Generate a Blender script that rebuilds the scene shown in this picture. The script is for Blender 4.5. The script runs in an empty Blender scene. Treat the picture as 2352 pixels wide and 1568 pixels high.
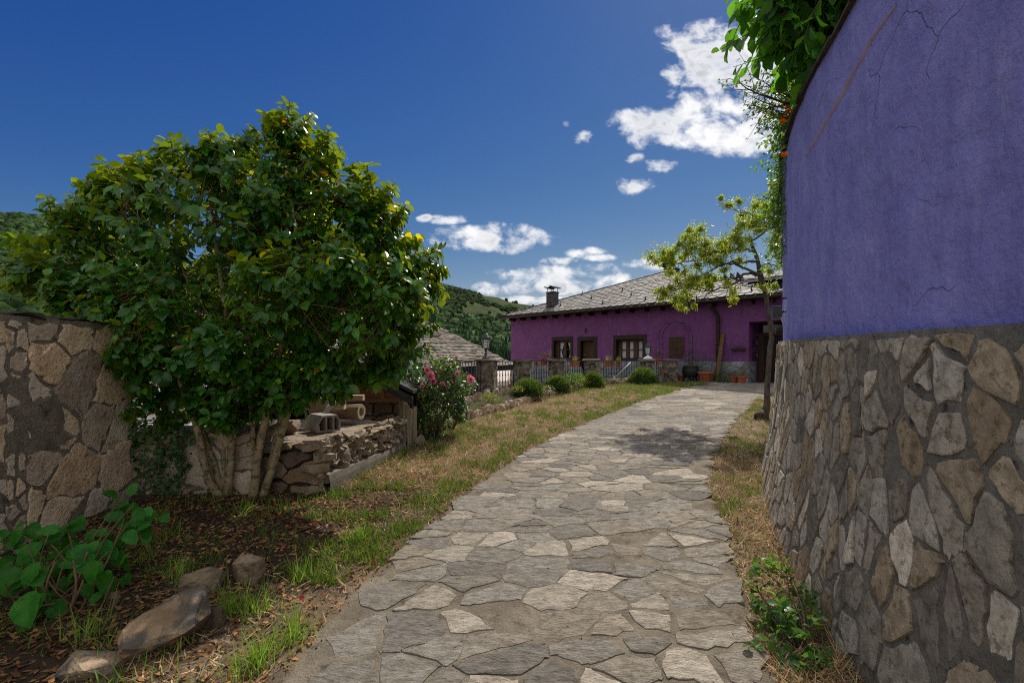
SKY_STRENGTH = .12; EXPOSURE = 0.0
SKY_CURVE = ((1.25, 2.15), (.57, 1.40), (.485, .60))
CLOUD_LIT = (8.3, 8.3, 8.4); CLOUD_GREY = (3.4, 3.7, 4.4); CLOUD_FILL = (7.4, 7.3, 7.1); FILL_COVER = (.37, .53)
DENOISE = False
import bpy, bmesh, math, random
import numpy as np
from mathutils import Vector, Matrix, noise as mnoise
R = random.Random(7); NR = np.random.default_rng(11)
scene = bpy.context.scene; COL = scene.collection
F = 1045.0; EYE = 1.6
# ------------------------------------------------------------------ measuring helpers
def P(px, py, d):
    return Vector(((px-1176)/F*d, d, EYE-(py-825)/F*d))
def gz(x, y):
    z = 0.0635*(min(max(y, -8), 15)-2.4)
    if x < -0.9 and y < 4.9:                                  # the soil bed rolls up a little towards the wall
        z += 0.05*min(1, (-0.9-x))*min(1, max(0, 4.9-y))
    return z
def G(px, py, lift=0.0):
    a = (py-825)/F
    d = 1.752/(a+0.0635)
    if d > 15: d = 0.8/max(a, .02)
    x = (px-1176)/F*d
    return Vector((x, d, gz(x, d)+lift))
def vn(x, y, s=1.0, seed=0.0):
    return mnoise.noise(Vector((x*s+seed, y*s-seed*.7, seed*1.3)))
def inpoly(x, y, poly):
    c = False; n = len(poly); j = n-1
    for i in range(n):
        xi, yi = poly[i][0], poly[i][1]; xj, yj = poly[j][0], poly[j][1]
        if (yi > y) != (yj > y) and x < (xj-xi)*(y-yi)/(yj-yi)+xi: c = not c
        j = i
    return c
# ------------------------------------------------------------------ object helpers
def tag(o, label=None, cat=None, group=None, kind=None):
    if label: o['label'] = label
    if cat: o['category'] = cat
    if group: o['group'] = group
    if kind: o['kind'] = kind
    elif label: o['kind'] = 'thing'
    return o
def thing(name, loc, label, cat, group=None, rz=0.0):
    e = bpy.data.objects.new(name, None); COL.objects.link(e)
    e.location = loc; e.rotation_euler = (0, 0, rz); e.empty_display_size = .1
    return tag(e, label, cat, group)
def copy_tree(o, parent=None):
    c = o.copy(); COL.objects.link(c)
    if parent is not None: c.parent = parent
    for ch in list(o.children): copy_tree(ch, c)
    return c
class MB:
    def __init__(s): s.v = []; s.f = []; s.c = []; s.sm = []
    def add(s, vs, fs, col=(1, 1, 1), smooth=False):
        b = len(s.v); s.v.extend([tuple(p) for p in vs])
        for f in fs:
            s.f.append([i+b for i in f]); s.c.append(col); s.sm.append(smooth)
    def box(s, c, size, rot=None, col=(1, 1, 1), taper=1.0, jit=0.0):
        hx, hy, hz = size[0]/2, size[1]/2, size[2]/2; vs = []
        for z in (-1, 1):
            t = taper if z > 0 else 1
            for x, y in ((-1, -1), (1, -1), (1, 1), (-1, 1)):
                p = Vector((x*hx*t+R.uniform(-jit, jit), y*hy*t+R.uniform(-jit, jit), z*hz+R.uniform(-jit, jit)))
                if rot is not None: p = rot @ p
                vs.append(p+Vector(c))
        s.add(vs, [(3, 2, 1, 0), (4, 5, 6, 7), (0, 1, 5, 4), (1, 2, 6, 5), (2, 3, 7, 6), (3, 0, 4, 7)], col)
        return s
    def tube(s, pts, rad, sides=6, col=(1, 1, 1), cap=True, bump=0.0):
        pts = [Vector(p) for p in pts]; n = len(pts)
        if not hasattr(rad, '__len__'): rad = [rad]*n
        vs = []; up = None
        for i in range(n):
            t = (pts[min(i+1, n-1)]-pts[max(i-1, 0)])
            if t.length < 1e-9: t = Vector((0, 0, 1))
            t.normalize()
            if up is None:
                up = Vector((1, 0, 0)) if abs(t.x) < .8 else Vector((0, 1, 0))
            a = (up-t*up.dot(t))
            if a.length < 1e-6: a = t.orthogonal()
            a.normalize(); up = a; b = t.cross(a)
            for k in range(sides):
                an = 2*math.pi*k/sides; r = rad[i]*(1+R.uniform(-bump, bump))
                vs.append(pts[i]+a*math.cos(an)*r+b*math.sin(an)*r)
        fs = []
        for i in range(n-1):
            for k in range(sides):
                k2 = (k+1) % sides
                fs.append((i*sides+k, i*sides+k2, (i+1)*sides+k2, (i+1)*sides+k))
        if cap:
            fs.append(tuple(range(sides))[::-1]); fs.append(tuple((n-1)*sides+k for k in range(sides)))
        s.add(vs, fs, col, sides > 4); return s
    def lathe(s, prof, c, n=16, col=(1, 1, 1), smooth=True):
        c = Vector(c); vs = []; fs = []
        for r, z in prof:
            for k in range(n):
                a = 2*math.pi*k/n; vs.append(c+Vector((r*math.cos(a), r*math.sin(a), z)))
        for i in range(len(prof)-1):
            for k in range(n):
                k2 = (k+1) % n; fs.append((i*n+k, i*n+k2, (i+1)*n+k2, (i+1)*n+k))
        s.add(vs, fs, col, smooth)
        s.add([c+Vector((prof[-1][0]*math.cos(2*math.pi*k/n), prof[-1][0]*math.sin(2*math.pi*k/n), prof[-1][1])) for k in range(n)], [tuple(range(n))], col)
        return s
    def prism(s, poly, fn, d0, d1, col=(1, 1, 1)):
        """poly of 2D points, fn(u,v,depth)->3D"""
        n = len(poly)
        vs = [fn(u, v, d0) for u, v in poly]+[fn(u, v, d1) for u, v in poly]
        s.add(vs, [tuple(range(n)), tuple(range(2*n-1, n-1, -1))]+[((i+1) % n, i, i+n, (i+1) % n+n) for i in range(n)], col)
        return s
    def rock(s, c, size, rot=None, n=16, col=(1, 1, 1), pw=.6):
        bm = bmesh.new()
        for _ in range(n):
            v = Vector((R.gauss(0, 1), R.gauss(0, 1), R.gauss(0, 1))); m = max(abs(v.x), abs(v.y), abs(v.z))
            v = v.normalized()*(1-pw)+v/m*pw
            bm.verts.new((v.x*size[0]/2, v.y*size[1]/2, v.z*size[2]/2))
        r = bmesh.ops.convex_hull(bm, input=bm.verts)
        bmesh.ops.delete(bm, geom=list({g for g in r['geom_interior'] if isinstance(g, bmesh.types.BMVert)}), context='VERTS')
        bm.verts.index_update()
        vs = []; M3 = rot if rot is not None else Matrix.Identity(3)
        for v in bm.verts: vs.append(M3 @ v.co+Vector(c))
        s.add(vs, [[v.index for v in f.verts] for f in bm.faces], col); bm.free(); return s
    def build(s, name, m, parent=None, base=(0, 0, 0)):
        base = Vector(base)
        me = bpy.data.meshes.new(name)
        me.from_pydata([(v[0]-base.x, v[1]-base.y, v[2]-base.z) for v in s.v], [], s.f)
        at = me.attributes.new('tint', 'FLOAT_COLOR', 'FACE')
        at.data.foreach_set('color', np.array([(c[0], c[1], c[2], 1) for c in s.c], dtype=np.float32).ravel())
        me.polygons.foreach_set('use_smooth', s.sm)
        me.materials.append(m); me.update()
        o = bpy.data.objects.new(name, me); COL.objects.link(o)
        if parent is not None: o.parent = parent
        else: o.location = base
        return o
def frames(dirs, nors):
    y = dirs/np.maximum(np.linalg.norm(dirs, axis=1, keepdims=True), 1e-9)
    x = np.cross(y, nors); x /= np.maximum(np.linalg.norm(x, axis=1, keepdims=True), 1e-6)
    z = np.cross(x, y)
    return np.stack([x, y, z], axis=2)
def inst(name, tv, tf, Rm, pos, scale, tint, m, parent=None, base=(0, 0, 0), smooth=True):
    """many transformed copies of a small template as ONE mesh"""
    tv = np.asarray(tv, dtype=np.float64); N = len(pos); n = len(tv)
    scale = np.asarray(scale, dtype=np.float64)
    sv = tv[None, :, :]*(scale[:, None, :] if scale.ndim == 2 else scale[:, None, None])
    V = np.einsum('nij,nvj->nvi', Rm, sv)+np.asarray(pos)[:, None, :]-np.array(base)[None, None, :]
    cnt = np.array([len(f) for f in tf]); flat = np.concatenate([np.array(f) for f in tf])
    L = (flat[None, :]+(np.arange(N)*n)[:, None]).ravel()
    counts = np.tile(cnt, N); starts = np.concatenate([[0], np.cumsum(counts)[:-1]])
    me = bpy.data.meshes.new(name)
    me.vertices.add(N*n); me.vertices.foreach_set('co', V.astype(np.float32).ravel())
    me.loops.add(len(L)); me.loops.foreach_set('vertex_index', L.astype(np.int32))
    me.polygons.add(len(counts)); me.polygons.foreach_set('loop_start', starts.astype(np.int32))
    me.polygons.foreach_set('use_smooth', np.full(len(counts), smooth))
    me.update(calc_edges=True)
    at = me.attributes.new('tint', 'FLOAT_COLOR', 'FACE')
    t = np.ones((N, 4), dtype=np.float32); t[:, :3] = tint
    at.data.foreach_set('color', np.repeat(t, len(cnt), axis=0).ravel())
    me.materials.append(m)
    o = bpy.data.objects.new(name, me); COL.objects.link(o)
    if parent is not None: o.parent = parent
    else: o.location = base
    return o
# ------------------------------------------------------------------ materials
def nodes(name):
    m = bpy.data.materials.new(name); m.use_nodes = True
    nt = m.node_tree; nt.nodes.clear()
    return m, nt, nt.nodes, nt.links
def mixc(nt, a, b, fac, mode='MIX'):
    n = nt.nodes.new('ShaderNodeMix'); n.data_type = 'RGBA'; n.blend_type = mode
    for sock, v in ((n.inputs[0], fac), (n.inputs[6], a), (n.inputs[7], b)):
        if hasattr(v, 'links'): nt.links.new(v, sock)
        elif isinstance(v, (int, float)): sock.default_value = v
        else: sock.default_value = (*v[:3], 1)
    return n.outputs[2]
def mth(nt, op, a, b=None, clamp=False):
    n = nt.nodes.new('ShaderNodeMath'); n.operation = op; n.use_clamp = clamp
    for i, v in enumerate((a, b)):
        if v is None: continue
        if hasattr(v, 'links'): nt.links.new(v, n.inputs[i])
        else: n.inputs[i].default_value = v
    return n.outputs[0]
def noise(nt, scale, detail=4, rough=.55, vec=None, dist=0.0):
    n = nt.nodes.new('ShaderNodeTexNoise'); n.inputs['Scale'].default_value = scale
    n.inputs['Detail'].default_value = detail; n.inputs['Roughness'].default_value = rough
    n.inputs['Distortion'].default_value = dist
    if vec is not None: nt.links.new(vec, n.inputs['Vector'])
    return n.outputs['Fac']
def ramp(nt, f, lo, hi):
    n = nt.nodes.new('ShaderNodeMapRange'); n.interpolation_type = 'SMOOTHSTEP'
    nt.links.new(f, n.inputs[0]); n.inputs[1].default_value = lo; n.inputs[2].default_value = hi
    return n.outputs[0]
def wpos(nt, sc=(1, 1, 1), rot=(0, 0, 0)):
    g = nt.nodes.new('ShaderNodeNewGeometry'); mp = nt.nodes.new('ShaderNodeMapping')
    mp.inputs['Scale'].default_value = sc; mp.inputs['Rotation'].default_value = rot
    nt.links.new(g.outputs['Position'], mp.inputs[0]); return mp.outputs[0]
def mat(name, a, b=None, scale=8, rough=.8, bump=.3, bscale=None, tint=True, sc=(1, 1, 1), rot=(0, 0, 0), spec=.3, metal=0,
        spots=None, spscale=20, splo=.58, sphi=.7, bdist=.02, detail=6):
    m, nt, ns, lk = nodes(name); b = b or a
    v = wpos(nt, sc, rot)
    c = mixc(nt, a, b, ramp(nt, noise(nt, scale, detail, .62, v), .32, .68))
    if spots is not None:
        c = mixc(nt, c, spots, ramp(nt, noise(nt, spscale, 5, .6, v), splo, sphi))
    if tint:
        at = ns.new('ShaderNodeAttribute'); at.attribute_name = 'tint'
        c = mixc(nt, c, at.outputs['Color'], 1.0, 'MULTIPLY')
    p = ns.new('ShaderNodeBsdfPrincipled'); o = ns.new('ShaderNodeOutputMaterial')
    lk.new(c, p.inputs['Base Color']); p.inputs['Roughness'].default_value = rough
    p.inputs['Specular IOR Level'].default_value = spec; p.inputs['Metallic'].default_value = metal
    if bump:
        bn = ns.new('ShaderNodeBump'); bn.inputs['Strength'].default_value = bump; bn.inputs['Distance'].default_value = bdist
        lk.new(noise(nt, bscale or scale*3, 8, .65, v), bn.inputs['Height']); lk.new(bn.outputs[0], p.inputs['Normal'])
    lk.new(p.outputs[0], o.inputs[0]); return m
def leafmat(name, a, b, trans, tmix=.35, rough=.35, spec=.5, nscale=3):
    m, nt, ns, lk = nodes(name)
    at = ns.new('ShaderNodeAttribute'); at.attribute_name = 'tint'
    c = mixc(nt, a, b, ramp(nt, noise(nt, nscale, 3, .6, wpos(nt)), .35, .65))
    c = mixc(nt, c, at.outputs['Color'], 1.0, 'MULTIPLY')
    p = ns.new('ShaderNodeBsdfPrincipled'); lk.new(c, p.inputs['Base Color'])
    p.inputs['Roughness'].default_value = rough; p.inputs['Specular IOR Level'].default_value = spec
    t = ns.new('ShaderNodeBsdfTranslucent')
    lk.new(mixc(nt, trans, at.outputs['Color'], 1.0, 'MULTIPLY'), t.inputs['Color'])
    mx = ns.new('ShaderNodeMixShader'); mx.inputs[0].default_value = tmix
    lk.new(p.outputs[0], mx.inputs[1]); lk.new(t.outputs[0], mx.inputs[2])
    o = ns.new('ShaderNodeOutputMaterial'); lk.new(mx.outputs[0], o.inputs[0]); return m
M = {}
M['soil'] = mat('soil', (.05, .036, .025), (.11, .078, .052), 6, .95, 1.0, 40, spots=(.2, .145, .095), spscale=14, bdist=.04)
M['ground'] = mat('dry_ground', (.13, .096, .064), (.25, .185, .118), 5, .95, .8, 45, spots=(.34, .25, .15), spscale=30, bdist=.03)
M['field'] = mat('valley_field', (.07, .10, .03), (.14, .15, .06), .2, .95, .3, 2)
M['mortar'] = mat('path_mortar', (.17, .14, .102), (.285, .24, .18), 5, .95, 1.0, 60, spots=(.11, .088, .066), spscale=9, splo=.52, sphi=.7, bdist=.025)
M['flag'] = mat('flagstone', (.205, .183, .152), (.375, .34, .288), 11, .85, 1.0, 30, sc=(1, 2.4, 1), rot=(0, 0, .35), spots=(.125, .108, .09), spscale=30, splo=.52, sphi=.74, bdist=.03)
M['wallstone'] = mat('rubble_stone', (.31, .275, .228), (.54, .49, .42), 13, .92, 1.0, 36, spots=(.21, .175, .13), spscale=24, splo=.52, sphi=.68, bdist=.022)
M['wallmortar'] = mat('wall_mortar', (.165, .15, .13), (.285, .262, .228), 8, .95, 1.0, 50, spots=(.07, .06, .05), spscale=14, bdist=.04)
M['oldstone'] = mat('garden_stone', (.25, .20, .148), (.41, .345, .265), 6, .9, .8, 30, spots=(.13, .10, .075), spscale=15, bdist=.025)
M['tanstone'] = mat('tan_stone', (.54, .44, .315), (.74, .63, .485), 7, .9, .8, 30, spots=(.22, .18, .135), spscale=13, splo=.55, sphi=.72, bdist=.03)
M['tanmortar'] = mat('tan_joint', (.17, .142, .105), (.30, .255, .19), 9, .95, .9, 50, spots=(.07, .065, .035), spscale=7, bdist=.03)
M['oldmortar'] = mat('dark_joint', (.055, .042, .03), (.11, .085, .06), 9, .95, .9, 50, spots=(.05, .07, .02), spscale=7, bdist=.03)
M['bluestone'] = mat('grey_stone', (.20, .22, .235), (.33, .35, .36), 7, .85, .5, 25, bdist=.02)
M['slate'] = mat('roof_slate', (.19, .175, .16), (.31, .285, .255), 3, .7, .4, 30, spots=(.12, .11, .10), spscale=9, bdist=.01)
M['moss_slate'] = mat('old_slate', (.18, .16, .135), (.30, .27, .235), 5, .85, .5, 30, spots=(.15, .13, .05), spscale=4, splo=.56, sphi=.66, bdist=.01)
M['dark'] = mat('dark_slate', (.025, .025, .03), (.05, .05, .055), 5, .8, .3, 20)
M['rustybrown'] = mat('coping_stone', (.16, .11, .08), (.30, .22, .16), 8, .9, .6, 30, spots=(.06, .05, .04), spscale=10)
M['wood'] = mat('old_wood', (.16, .085, .04), (.27, .15, .075), 6, .75, .5, 20, sc=(1, 1, 6), bdist=.01)
M['palewood'] = mat('sawn_wood', (.33, .25, .17), (.45, .36, .25), 7, .8, .5, 25, sc=(1, 4, 4), bdist=.01)
M['redwood'] = mat('red_timber', (.22, .075, .03), (.34, .12, .045), 5, .65, .3, 20, sc=(.6, 4, 4), bdist=.008)
M['darkwood'] = mat('dark_timber', (.016, .009, .006), (.035, .018, .011), 6, .6, .4, 20, sc=(3, 3, .6), bdist=.006)
M['shutter'] = mat('brown_shutter', (.05, .026, .013), (.09, .05, .025), 5, .6, .3, 20, sc=(3, 3, .6), bdist=.006)
M['iron'] = mat('black_iron', (.012, .013, .016), (.028, .028, .03), 10, .45, .15, 40, spec=.5, bdist=.004)
M['greymetal'] = mat('grey_metal', (.42, .42, .43), (.52, .52, .53), 5, .45, .1, 20, spec=.6)
M['terra'] = mat('terracotta', (.36, .10, .045), (.48, .15, .07), 8, .75, .2, 25, bdist=.006)
M['concrete'] = mat('concrete', (.27, .25, .21), (.38, .355, .31), 12, .95, .8, 90, spots=(.18, .165, .14), spscale=60, bdist=.008)
M['white'] = mat('curtain', (.55, .55, .54), (.68, .68, .66), 6, .9, .2, 30, sc=(6, 6, .4), bdist=.01)
M['lampwhite'] = mat('frosted_glass', (.80, .82, .84), (.86, .88, .9), 6, .3, 0)
M['glassdark'] = mat('window_glass', (.012, .013, .015), None, 4, .08, 0, spec=.6)
M['water'] = mat('pool_water', (.03, .10, .22), (.04, .13, .27), 3, .08, .2, 6, spec=.6)
M['paving'] = mat('pale_paving', (.45, .38, .32), (.56, .48, .40), 4, .85, .2, 20)
M['bark'] = mat('pale_bark', (.30, .225, .125), (.46, .36, .215), 14, .9, .5, 40, spots=(.13, .115, .06), spscale=16, splo=.5, sphi=.62, bdist=.015)
M['twig'] = mat('brown_twig', (.12, .075, .04), (.20, .13, .07), 14, .85, .3, 40)
M['darkbark'] = mat('dark_bark', (.055, .042, .032), (.13, .10, .075), 16, .9, .8, 40, sc=(1, 1, .3), bdist=.02)
M['leaf'] = leafmat('camellia_leaf', (.014, .105, .012), (.042, .16, .016), (.38, .50, .02), .28, .27, .40)
M['ivy'] = leafmat('ivy_leaf', (.025, .085, .018), (.055, .13, .026), (.16, .32, .03), .2, .4)
M['x'] = None
M['yellowleaf'] = leafmat('tree_leaf', (.15, .225, .028), (.23, .285, .035), (.66, .80, .06), .42, .45)
M['lightleaf'] = leafmat('shrub_leaf', (.035, .11, .02), (.06, .15, .025), (.20, .38, .03), .42, .4)
M['rose_leaf'] = leafmat('rose_leaf', (.022, .07, .018), (.045, .12, .02), (.18, .32, .03), .3, .35, .4)
M['needle'] = leafmat('needle_leaf', (.07, .14, .03), (.12, .20, .045), (.22, .32, .04), .3, .6)
M['limeleaf'] = leafmat('lime_leaf', (.16, .21, .03), (.26, .28, .04), (.35, .40, .05), .35, .5)
M['grass'] = leafmat('grass_blade', (.06, .13, .016), (.12, .185, .03), (.19, .32, .035), .35, .5, .4, 2)
M['straw'] = leafmat('dry_straw', (.44, .335, .19), (.60, .475, .29), (.5, .38, .2), .22, .7, .2, 4)
M['deadleaf'] = leafmat('dead_leaf', (.22, .11, .05), (.38, .22, .11), (.4, .2, .07), .2, .7, .2)
M['petal'] = leafmat('red_petal', (.42, .015, .03), (.5, .03, .06), (.5, .03, .05), .25, .5)
M['rosepink'] = leafmat('pink_petal', (.82, .22, .34), (.88, .36, .46), (.85, .28, .38), .3, .5)
M['orange'] = leafmat('orange_petal', (.8, .14, .01), (.85, .26, .02), (.9, .22, .02), .35, .5)
M['rope'] = mat('green_rope', (.02, .12, .10), (.03, .18, .15), 20, .6, .2)
M['moss'] = leafmat('moss', (.14, .20, .02), (.22, .27, .03), (.3, .35, .03), .3, .8, .1)
M['forest'] = mat('forest', (.016, .042, .016), (.048, .085, .026), .09, .9, 1.0, 1.2, spec=.1, bdist=.6)
M['hill'] = mat('heath', (.022, .036, .012), (.06, .08, .022), .06, .95, 1.0, .35, spots=(.04, .036, .022), spscale=.03, spec=.1, tint=False, bdist=2)
def plaster(name, a, b, stain, blue=None, zb=0, patch=.1):
    m, nt, ns, lk = nodes(name)
    v = wpos(nt); vd = wpos(nt, (2.6, 2.6, .75))
    c = mixc(nt, a, b, ramp(nt, noise(nt, 2.2, 8, .68, v), .3, .7))
    c = mixc(nt, c, stain, mth(nt, 'MULTIPLY', ramp(nt, noise(nt, 2.0, 9, .7, vd), .46, .70), .6))
    c = mixc(nt, c, (.75, .72, .9), mth(nt, 'MULTIPLY', ramp(nt, noise(nt, 3.4, 9, .74, vd), .52, .74), patch))
    if blue:
        sx = ns.new('ShaderNodeSeparateXYZ'); lk.new(v, sx.inputs[0])
        h = mth(nt, 'ADD', mth(nt, 'SUBTRACT', sx.outputs[2], mth(nt, 'MULTIPLY', sx.outputs[1], .0215)), mth(nt, 'MULTIPLY', noise(nt, 3.5, 5, .6, v), .32))
        c = mixc(nt, blue, c, ramp(nt, h, zb+.13, zb+.36))
    p = ns.new('ShaderNodeBsdfPrincipled'); o = ns.new('ShaderNodeOutputMaterial')
    p.inputs['Roughness'].default_value = .9; p.inputs['Specular IOR Level'].default_value = .2
    b1 = ns.new('ShaderNodeBump'); b1.inputs['Strength'].default_value = 1.0; b1.inputs['Distance'].default_value = .06
    vo = ns.new('ShaderNodeTexVoronoi'); vo.feature = 'DISTANCE_TO_EDGE'; vo.inputs['Scale'].default_value = 2.1
    wv = ns.new('ShaderNodeVectorMath'); wv.operation = 'ADD'; nz = ns.new('ShaderNodeTexNoise'); nz.inputs['Scale'].default_value = 2.6; nz.inputs['Detail'].default_value = 3; lk.new(v, nz.inputs['Vector'])
    lk.new(v, wv.inputs[0]); lk.new(mixc(nt, (0, 0, 0), nz.outputs['Color'], .42), wv.inputs[1]); lk.new(wv.outputs[0], vo.inputs['Vector'])
    crack = mth(nt, 'MULTIPLY', mth(nt, 'SUBTRACT', 1.0, ramp(nt, vo.outputs['Distance'], .0, .014)), ramp(nt, noise(nt, 1.1, 3, .5, v), .55, .64))
    c = mixc(nt, c, stain, mth(nt, 'MULTIPLY', crack, .08))
    hh = mth(nt, 'ADD', noise(nt, 5.5, 10, .66, v), mth(nt, 'MULTIPLY', noise(nt, 17, 6, .6, wpos(nt, (1, 1, .55))), .45))
    lk.new(mth(nt, 'SUBTRACT', hh, mth(nt, 'MULTIPLY', crack, .22)), b1.inputs['Height'])
    b2 = ns.new('ShaderNodeBump'); b2.inputs['Strength'].default_value = .35; b2.inputs['Distance'].default_value = .006
    lk.new(noise(nt, 60, 5, .7, v), b2.inputs['Height']); lk.new(b1.outputs[0], b2.inputs['Normal'])
    lk.new(c, p.inputs['Base Color']); lk.new(b2.outputs[0], p.inputs['Normal']); lk.new(p.outputs[0], o.inputs[0]); return m
M['violet'] = plaster('violet_plaster', (.224, .215, .59), (.302, .292, .71), (.162, .158, .455), (.135, .17, .64), 1.60, .17)
M['magenta'] = plaster('magenta_plaster', (.178, .062, .182), (.208, .075, .212), (.146, .052, .156))
# ------------------------------------------------------------------ stones laid in a surface (Voronoi cells with a joint between)
def clip(poly, mx, my, nx, ny):
    out = []; n = len(poly)
    for i in range(n):
        a = poly[i]; b = poly[(i+1) % n]
        da = (a[0]-mx)*nx+(a[1]-my)*ny; db = (b[0]-mx)*nx+(b[1]-my)*ny
        if da <= 0: out.append(a)
        if (da < 0 and db > 0) or (da > 0 and db < 0):
            t = da/(da-db); out.append((a[0]+(b[0]-a[0])*t, a[1]+(b[1]-a[1])*t))
    return out
def stones(mb, surf, s0, s1, v0, v1, ws, wv, jit, gap, hgt, tints, keep=None, skip=.0, drop=.0, rough=.03, step=.06, corner=.16, shear=0.0, flat=.3, grow=None, bounds=True, warp=None):
    cols = int((s1-s0)/ws)+2; rows = int((v1-v0)/wv)+2; seeds = {}
    for r in range(-1, rows):
        for c in range(-1, cols):
            u = c+.5*(r % 2)+R.uniform(-jit, jit)*.5; w = r+R.uniform(-jit, jit)*.5
            if R.random() >= drop: seeds[(c, r)] = (u, w)
    for (c, r), (u, w) in seeds.items():
        su = s0+u*ws+shear*w*wv; sw = v0+w*wv
        if not (s0-ws < su < s1+ws and v0-wv < sw < v1+wv): continue
        if keep and not keep(su, sw): continue
        if R.random() < skip: continue
        poly = [(u-1.7, w-1.7), (u+1.7, w-1.7), (u+1.7, w+1.7), (u-1.7, w+1.7)]
        g = R.uniform(*gap)
        for dc in range(-3, 4):
            for dr in range(-3, 4):
                q = seeds.get((c+dc, r+dr))
                if q is None or (dc == 0 and dr == 0): continue
                dx, dy = q[0]-u, q[1]-w; l = math.hypot(dx, dy)
                if l < 1e-6: continue
                gl = g/(math.hypot(dx*ws, dy*wv)/l)
                k = .5-gl/l
                poly = clip(poly, u+dx*k, w+dy*k, dx/l, dy/l)
                if len(poly) < 3: break
            if len(poly) < 3: break
        if len(poly) < 3: continue
        pts = [(s0+a*ws+shear*b*wv, v0+b*wv) for a, b in poly]
        if bounds:
            for (mx, my, nx, ny) in ((s0, 0, -1, 0), (s1, 0, 1, 0), (0, v0, 0, -1), (0, v1, 0, 1)):
                pts = clip(pts, mx, my, nx, ny)
                if len(pts) < 3: break
            if len(pts) < 3: continue
        if warp: pts = [warp(*t) for t in pts]
        # cut corners, then break the edges up
        q = []
        for i in range(len(pts)):
            a = pts[i]; b = pts[(i+1) % len(pts)]; k1 = R.uniform(.3, 1)*corner
            q.append((a[0]+(b[0]-a[0])*k1, a[1]+(b[1]-a[1])*k1)); q.append((b[0]+(a[0]-b[0])*k1, b[1]+(a[1]-b[1])*k1))
        o = []
        for i in range(len(q)):
            a = q[i]; b = q[(i+1) % len(q)]; L = math.hypot(b[0]-a[0], b[1]-a[1]); n = max(1, int(L/step))
            for j in range(n):
                t = j/n
                o.append((a[0]+(b[0]-a[0])*t+R.uniform(-rough, rough)*.5, a[1]+(b[1]-a[1])*t+R.uniform(-rough, rough)*.5))
        n = len(o)
        cx = sum(p[0] for p in o)/n; cy = sum(p[1] for p in o)/n
        area = abs(sum(o[i][0]*o[(i+1) % n][1]-o[(i+1) % n][0]*o[i][1] for i in range(n)))/2
        if area < .0012: continue
        h = R.uniform(*hgt); t1, t2 = R.uniform(-1, 1)*flat*h, R.uniform(-1, 1)*flat*h
        if grow: h *= grow(cx, cy)
        ex = max(abs(p[0]-cx) for p in o)+1e-4; ey = max(abs(p[1]-cy) for p in o)+1e-4
        def pt(p, k, hh, ns):
            a = cx+(p[0]-cx)*k; b = cy+(p[1]-cy)*k
            pos, nor = surf(a, b)
            hz = hh+((a-cx)/ex*t1+(b-cy)/ey*t2)*(1 if hh > 0 else 0)+R.uniform(-1, 1)*ns*h
            return pos+nor*hz
        vs = [pt(p, 1, -.012, 0) for p in o]+[pt(p, 1, h*.7, .08) for p in o]
        vs += [pt(p, .9, h, .10) for p in o]+[pt(p, .5, h*1.03, .12) for p in o]+[pt((cx, cy), 0, h*1.04, .1)]
        tn = R.choice(tints); j = R.uniform(.88, 1.12); tn = (tn[0]*j, tn[1]*j, tn[2]*j)
        fs = [(i, (i+1) % n, n+(i+1) % n, n+i) for i in range(n)]
        mb.add(vs, fs, tn, False)
        b = len(mb.v)-len(vs)
        for rr in (1, 2):
            for i in range(n):
                mb.f.append([b+rr*n+i, b+rr*n+(i+1) % n, b+(rr+1)*n+(i+1) % n, b+(rr+1)*n+i]); mb.c.append(tn); mb.sm.append(False)
        for i in range(n):
            mb.f.append([b+3*n+i, b+3*n+(i+1) % n, b+4*n]); mb.c.append(tn); mb.sm.append(False)
    return mb
def lerp_pts(pts, y):
    """pts sorted by [1]; returns [0] interpolated"""
    if y <= pts[0][1]: return pts[0][0]
    for a, b in zip(pts, pts[1:]):
        if y <= b[1]: return a[0]+(b[0]-a[0])*(y-a[1])/(b[1]-a[1])
    return pts[-1][0]
class Curve2:
    """arc-length polyline through smoothed plan points"""
    def __init__(s, pts, sub=14):
        q = []
        for i in range(len(pts)-1):
            p0 = pts[max(i-1, 0)]; p1 = pts[i]; p2 = pts[i+1]; p3 = pts[min(i+2, len(pts)-1)]
            for k in range(sub):
                t = k/sub
                q.append(tuple(.5*((2*p1[a])+(-p0[a]+p2[a])*t+(2*p0[a]-5*p1[a]+4*p2[a]-p3[a])*t*t+(-p0[a]+3*p1[a]-3*p2[a]+p3[a])*t**3) for a in (0, 1)))
        q.append(pts[-1]); s.q = q; s.l = [0]
        for a, b in zip(q, q[1:]): s.l.append(s.l[-1]+math.hypot(b[0]-a[0], b[1]-a[1]))
        s.L = s.l[-1]
    def at(s, t):
        t = min(max(t, 0), s.L-1e-6); lo, hi = 0, len(s.l)-1
        while hi-lo > 1:
            m = (lo+hi)//2
            if s.l[m] <= t: lo = m
            else: hi = m
        a, b = s.q[lo], s.q[lo+1]; k = (t-s.l[lo])/(s.l[lo+1]-s.l[lo])
        dx, dy = b[0]-a[0], b[1]-a[1]; l = math.hypot(dx, dy)
        return a[0]+dx*k, a[1]+dy*k, dx/l, dy/l
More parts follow.
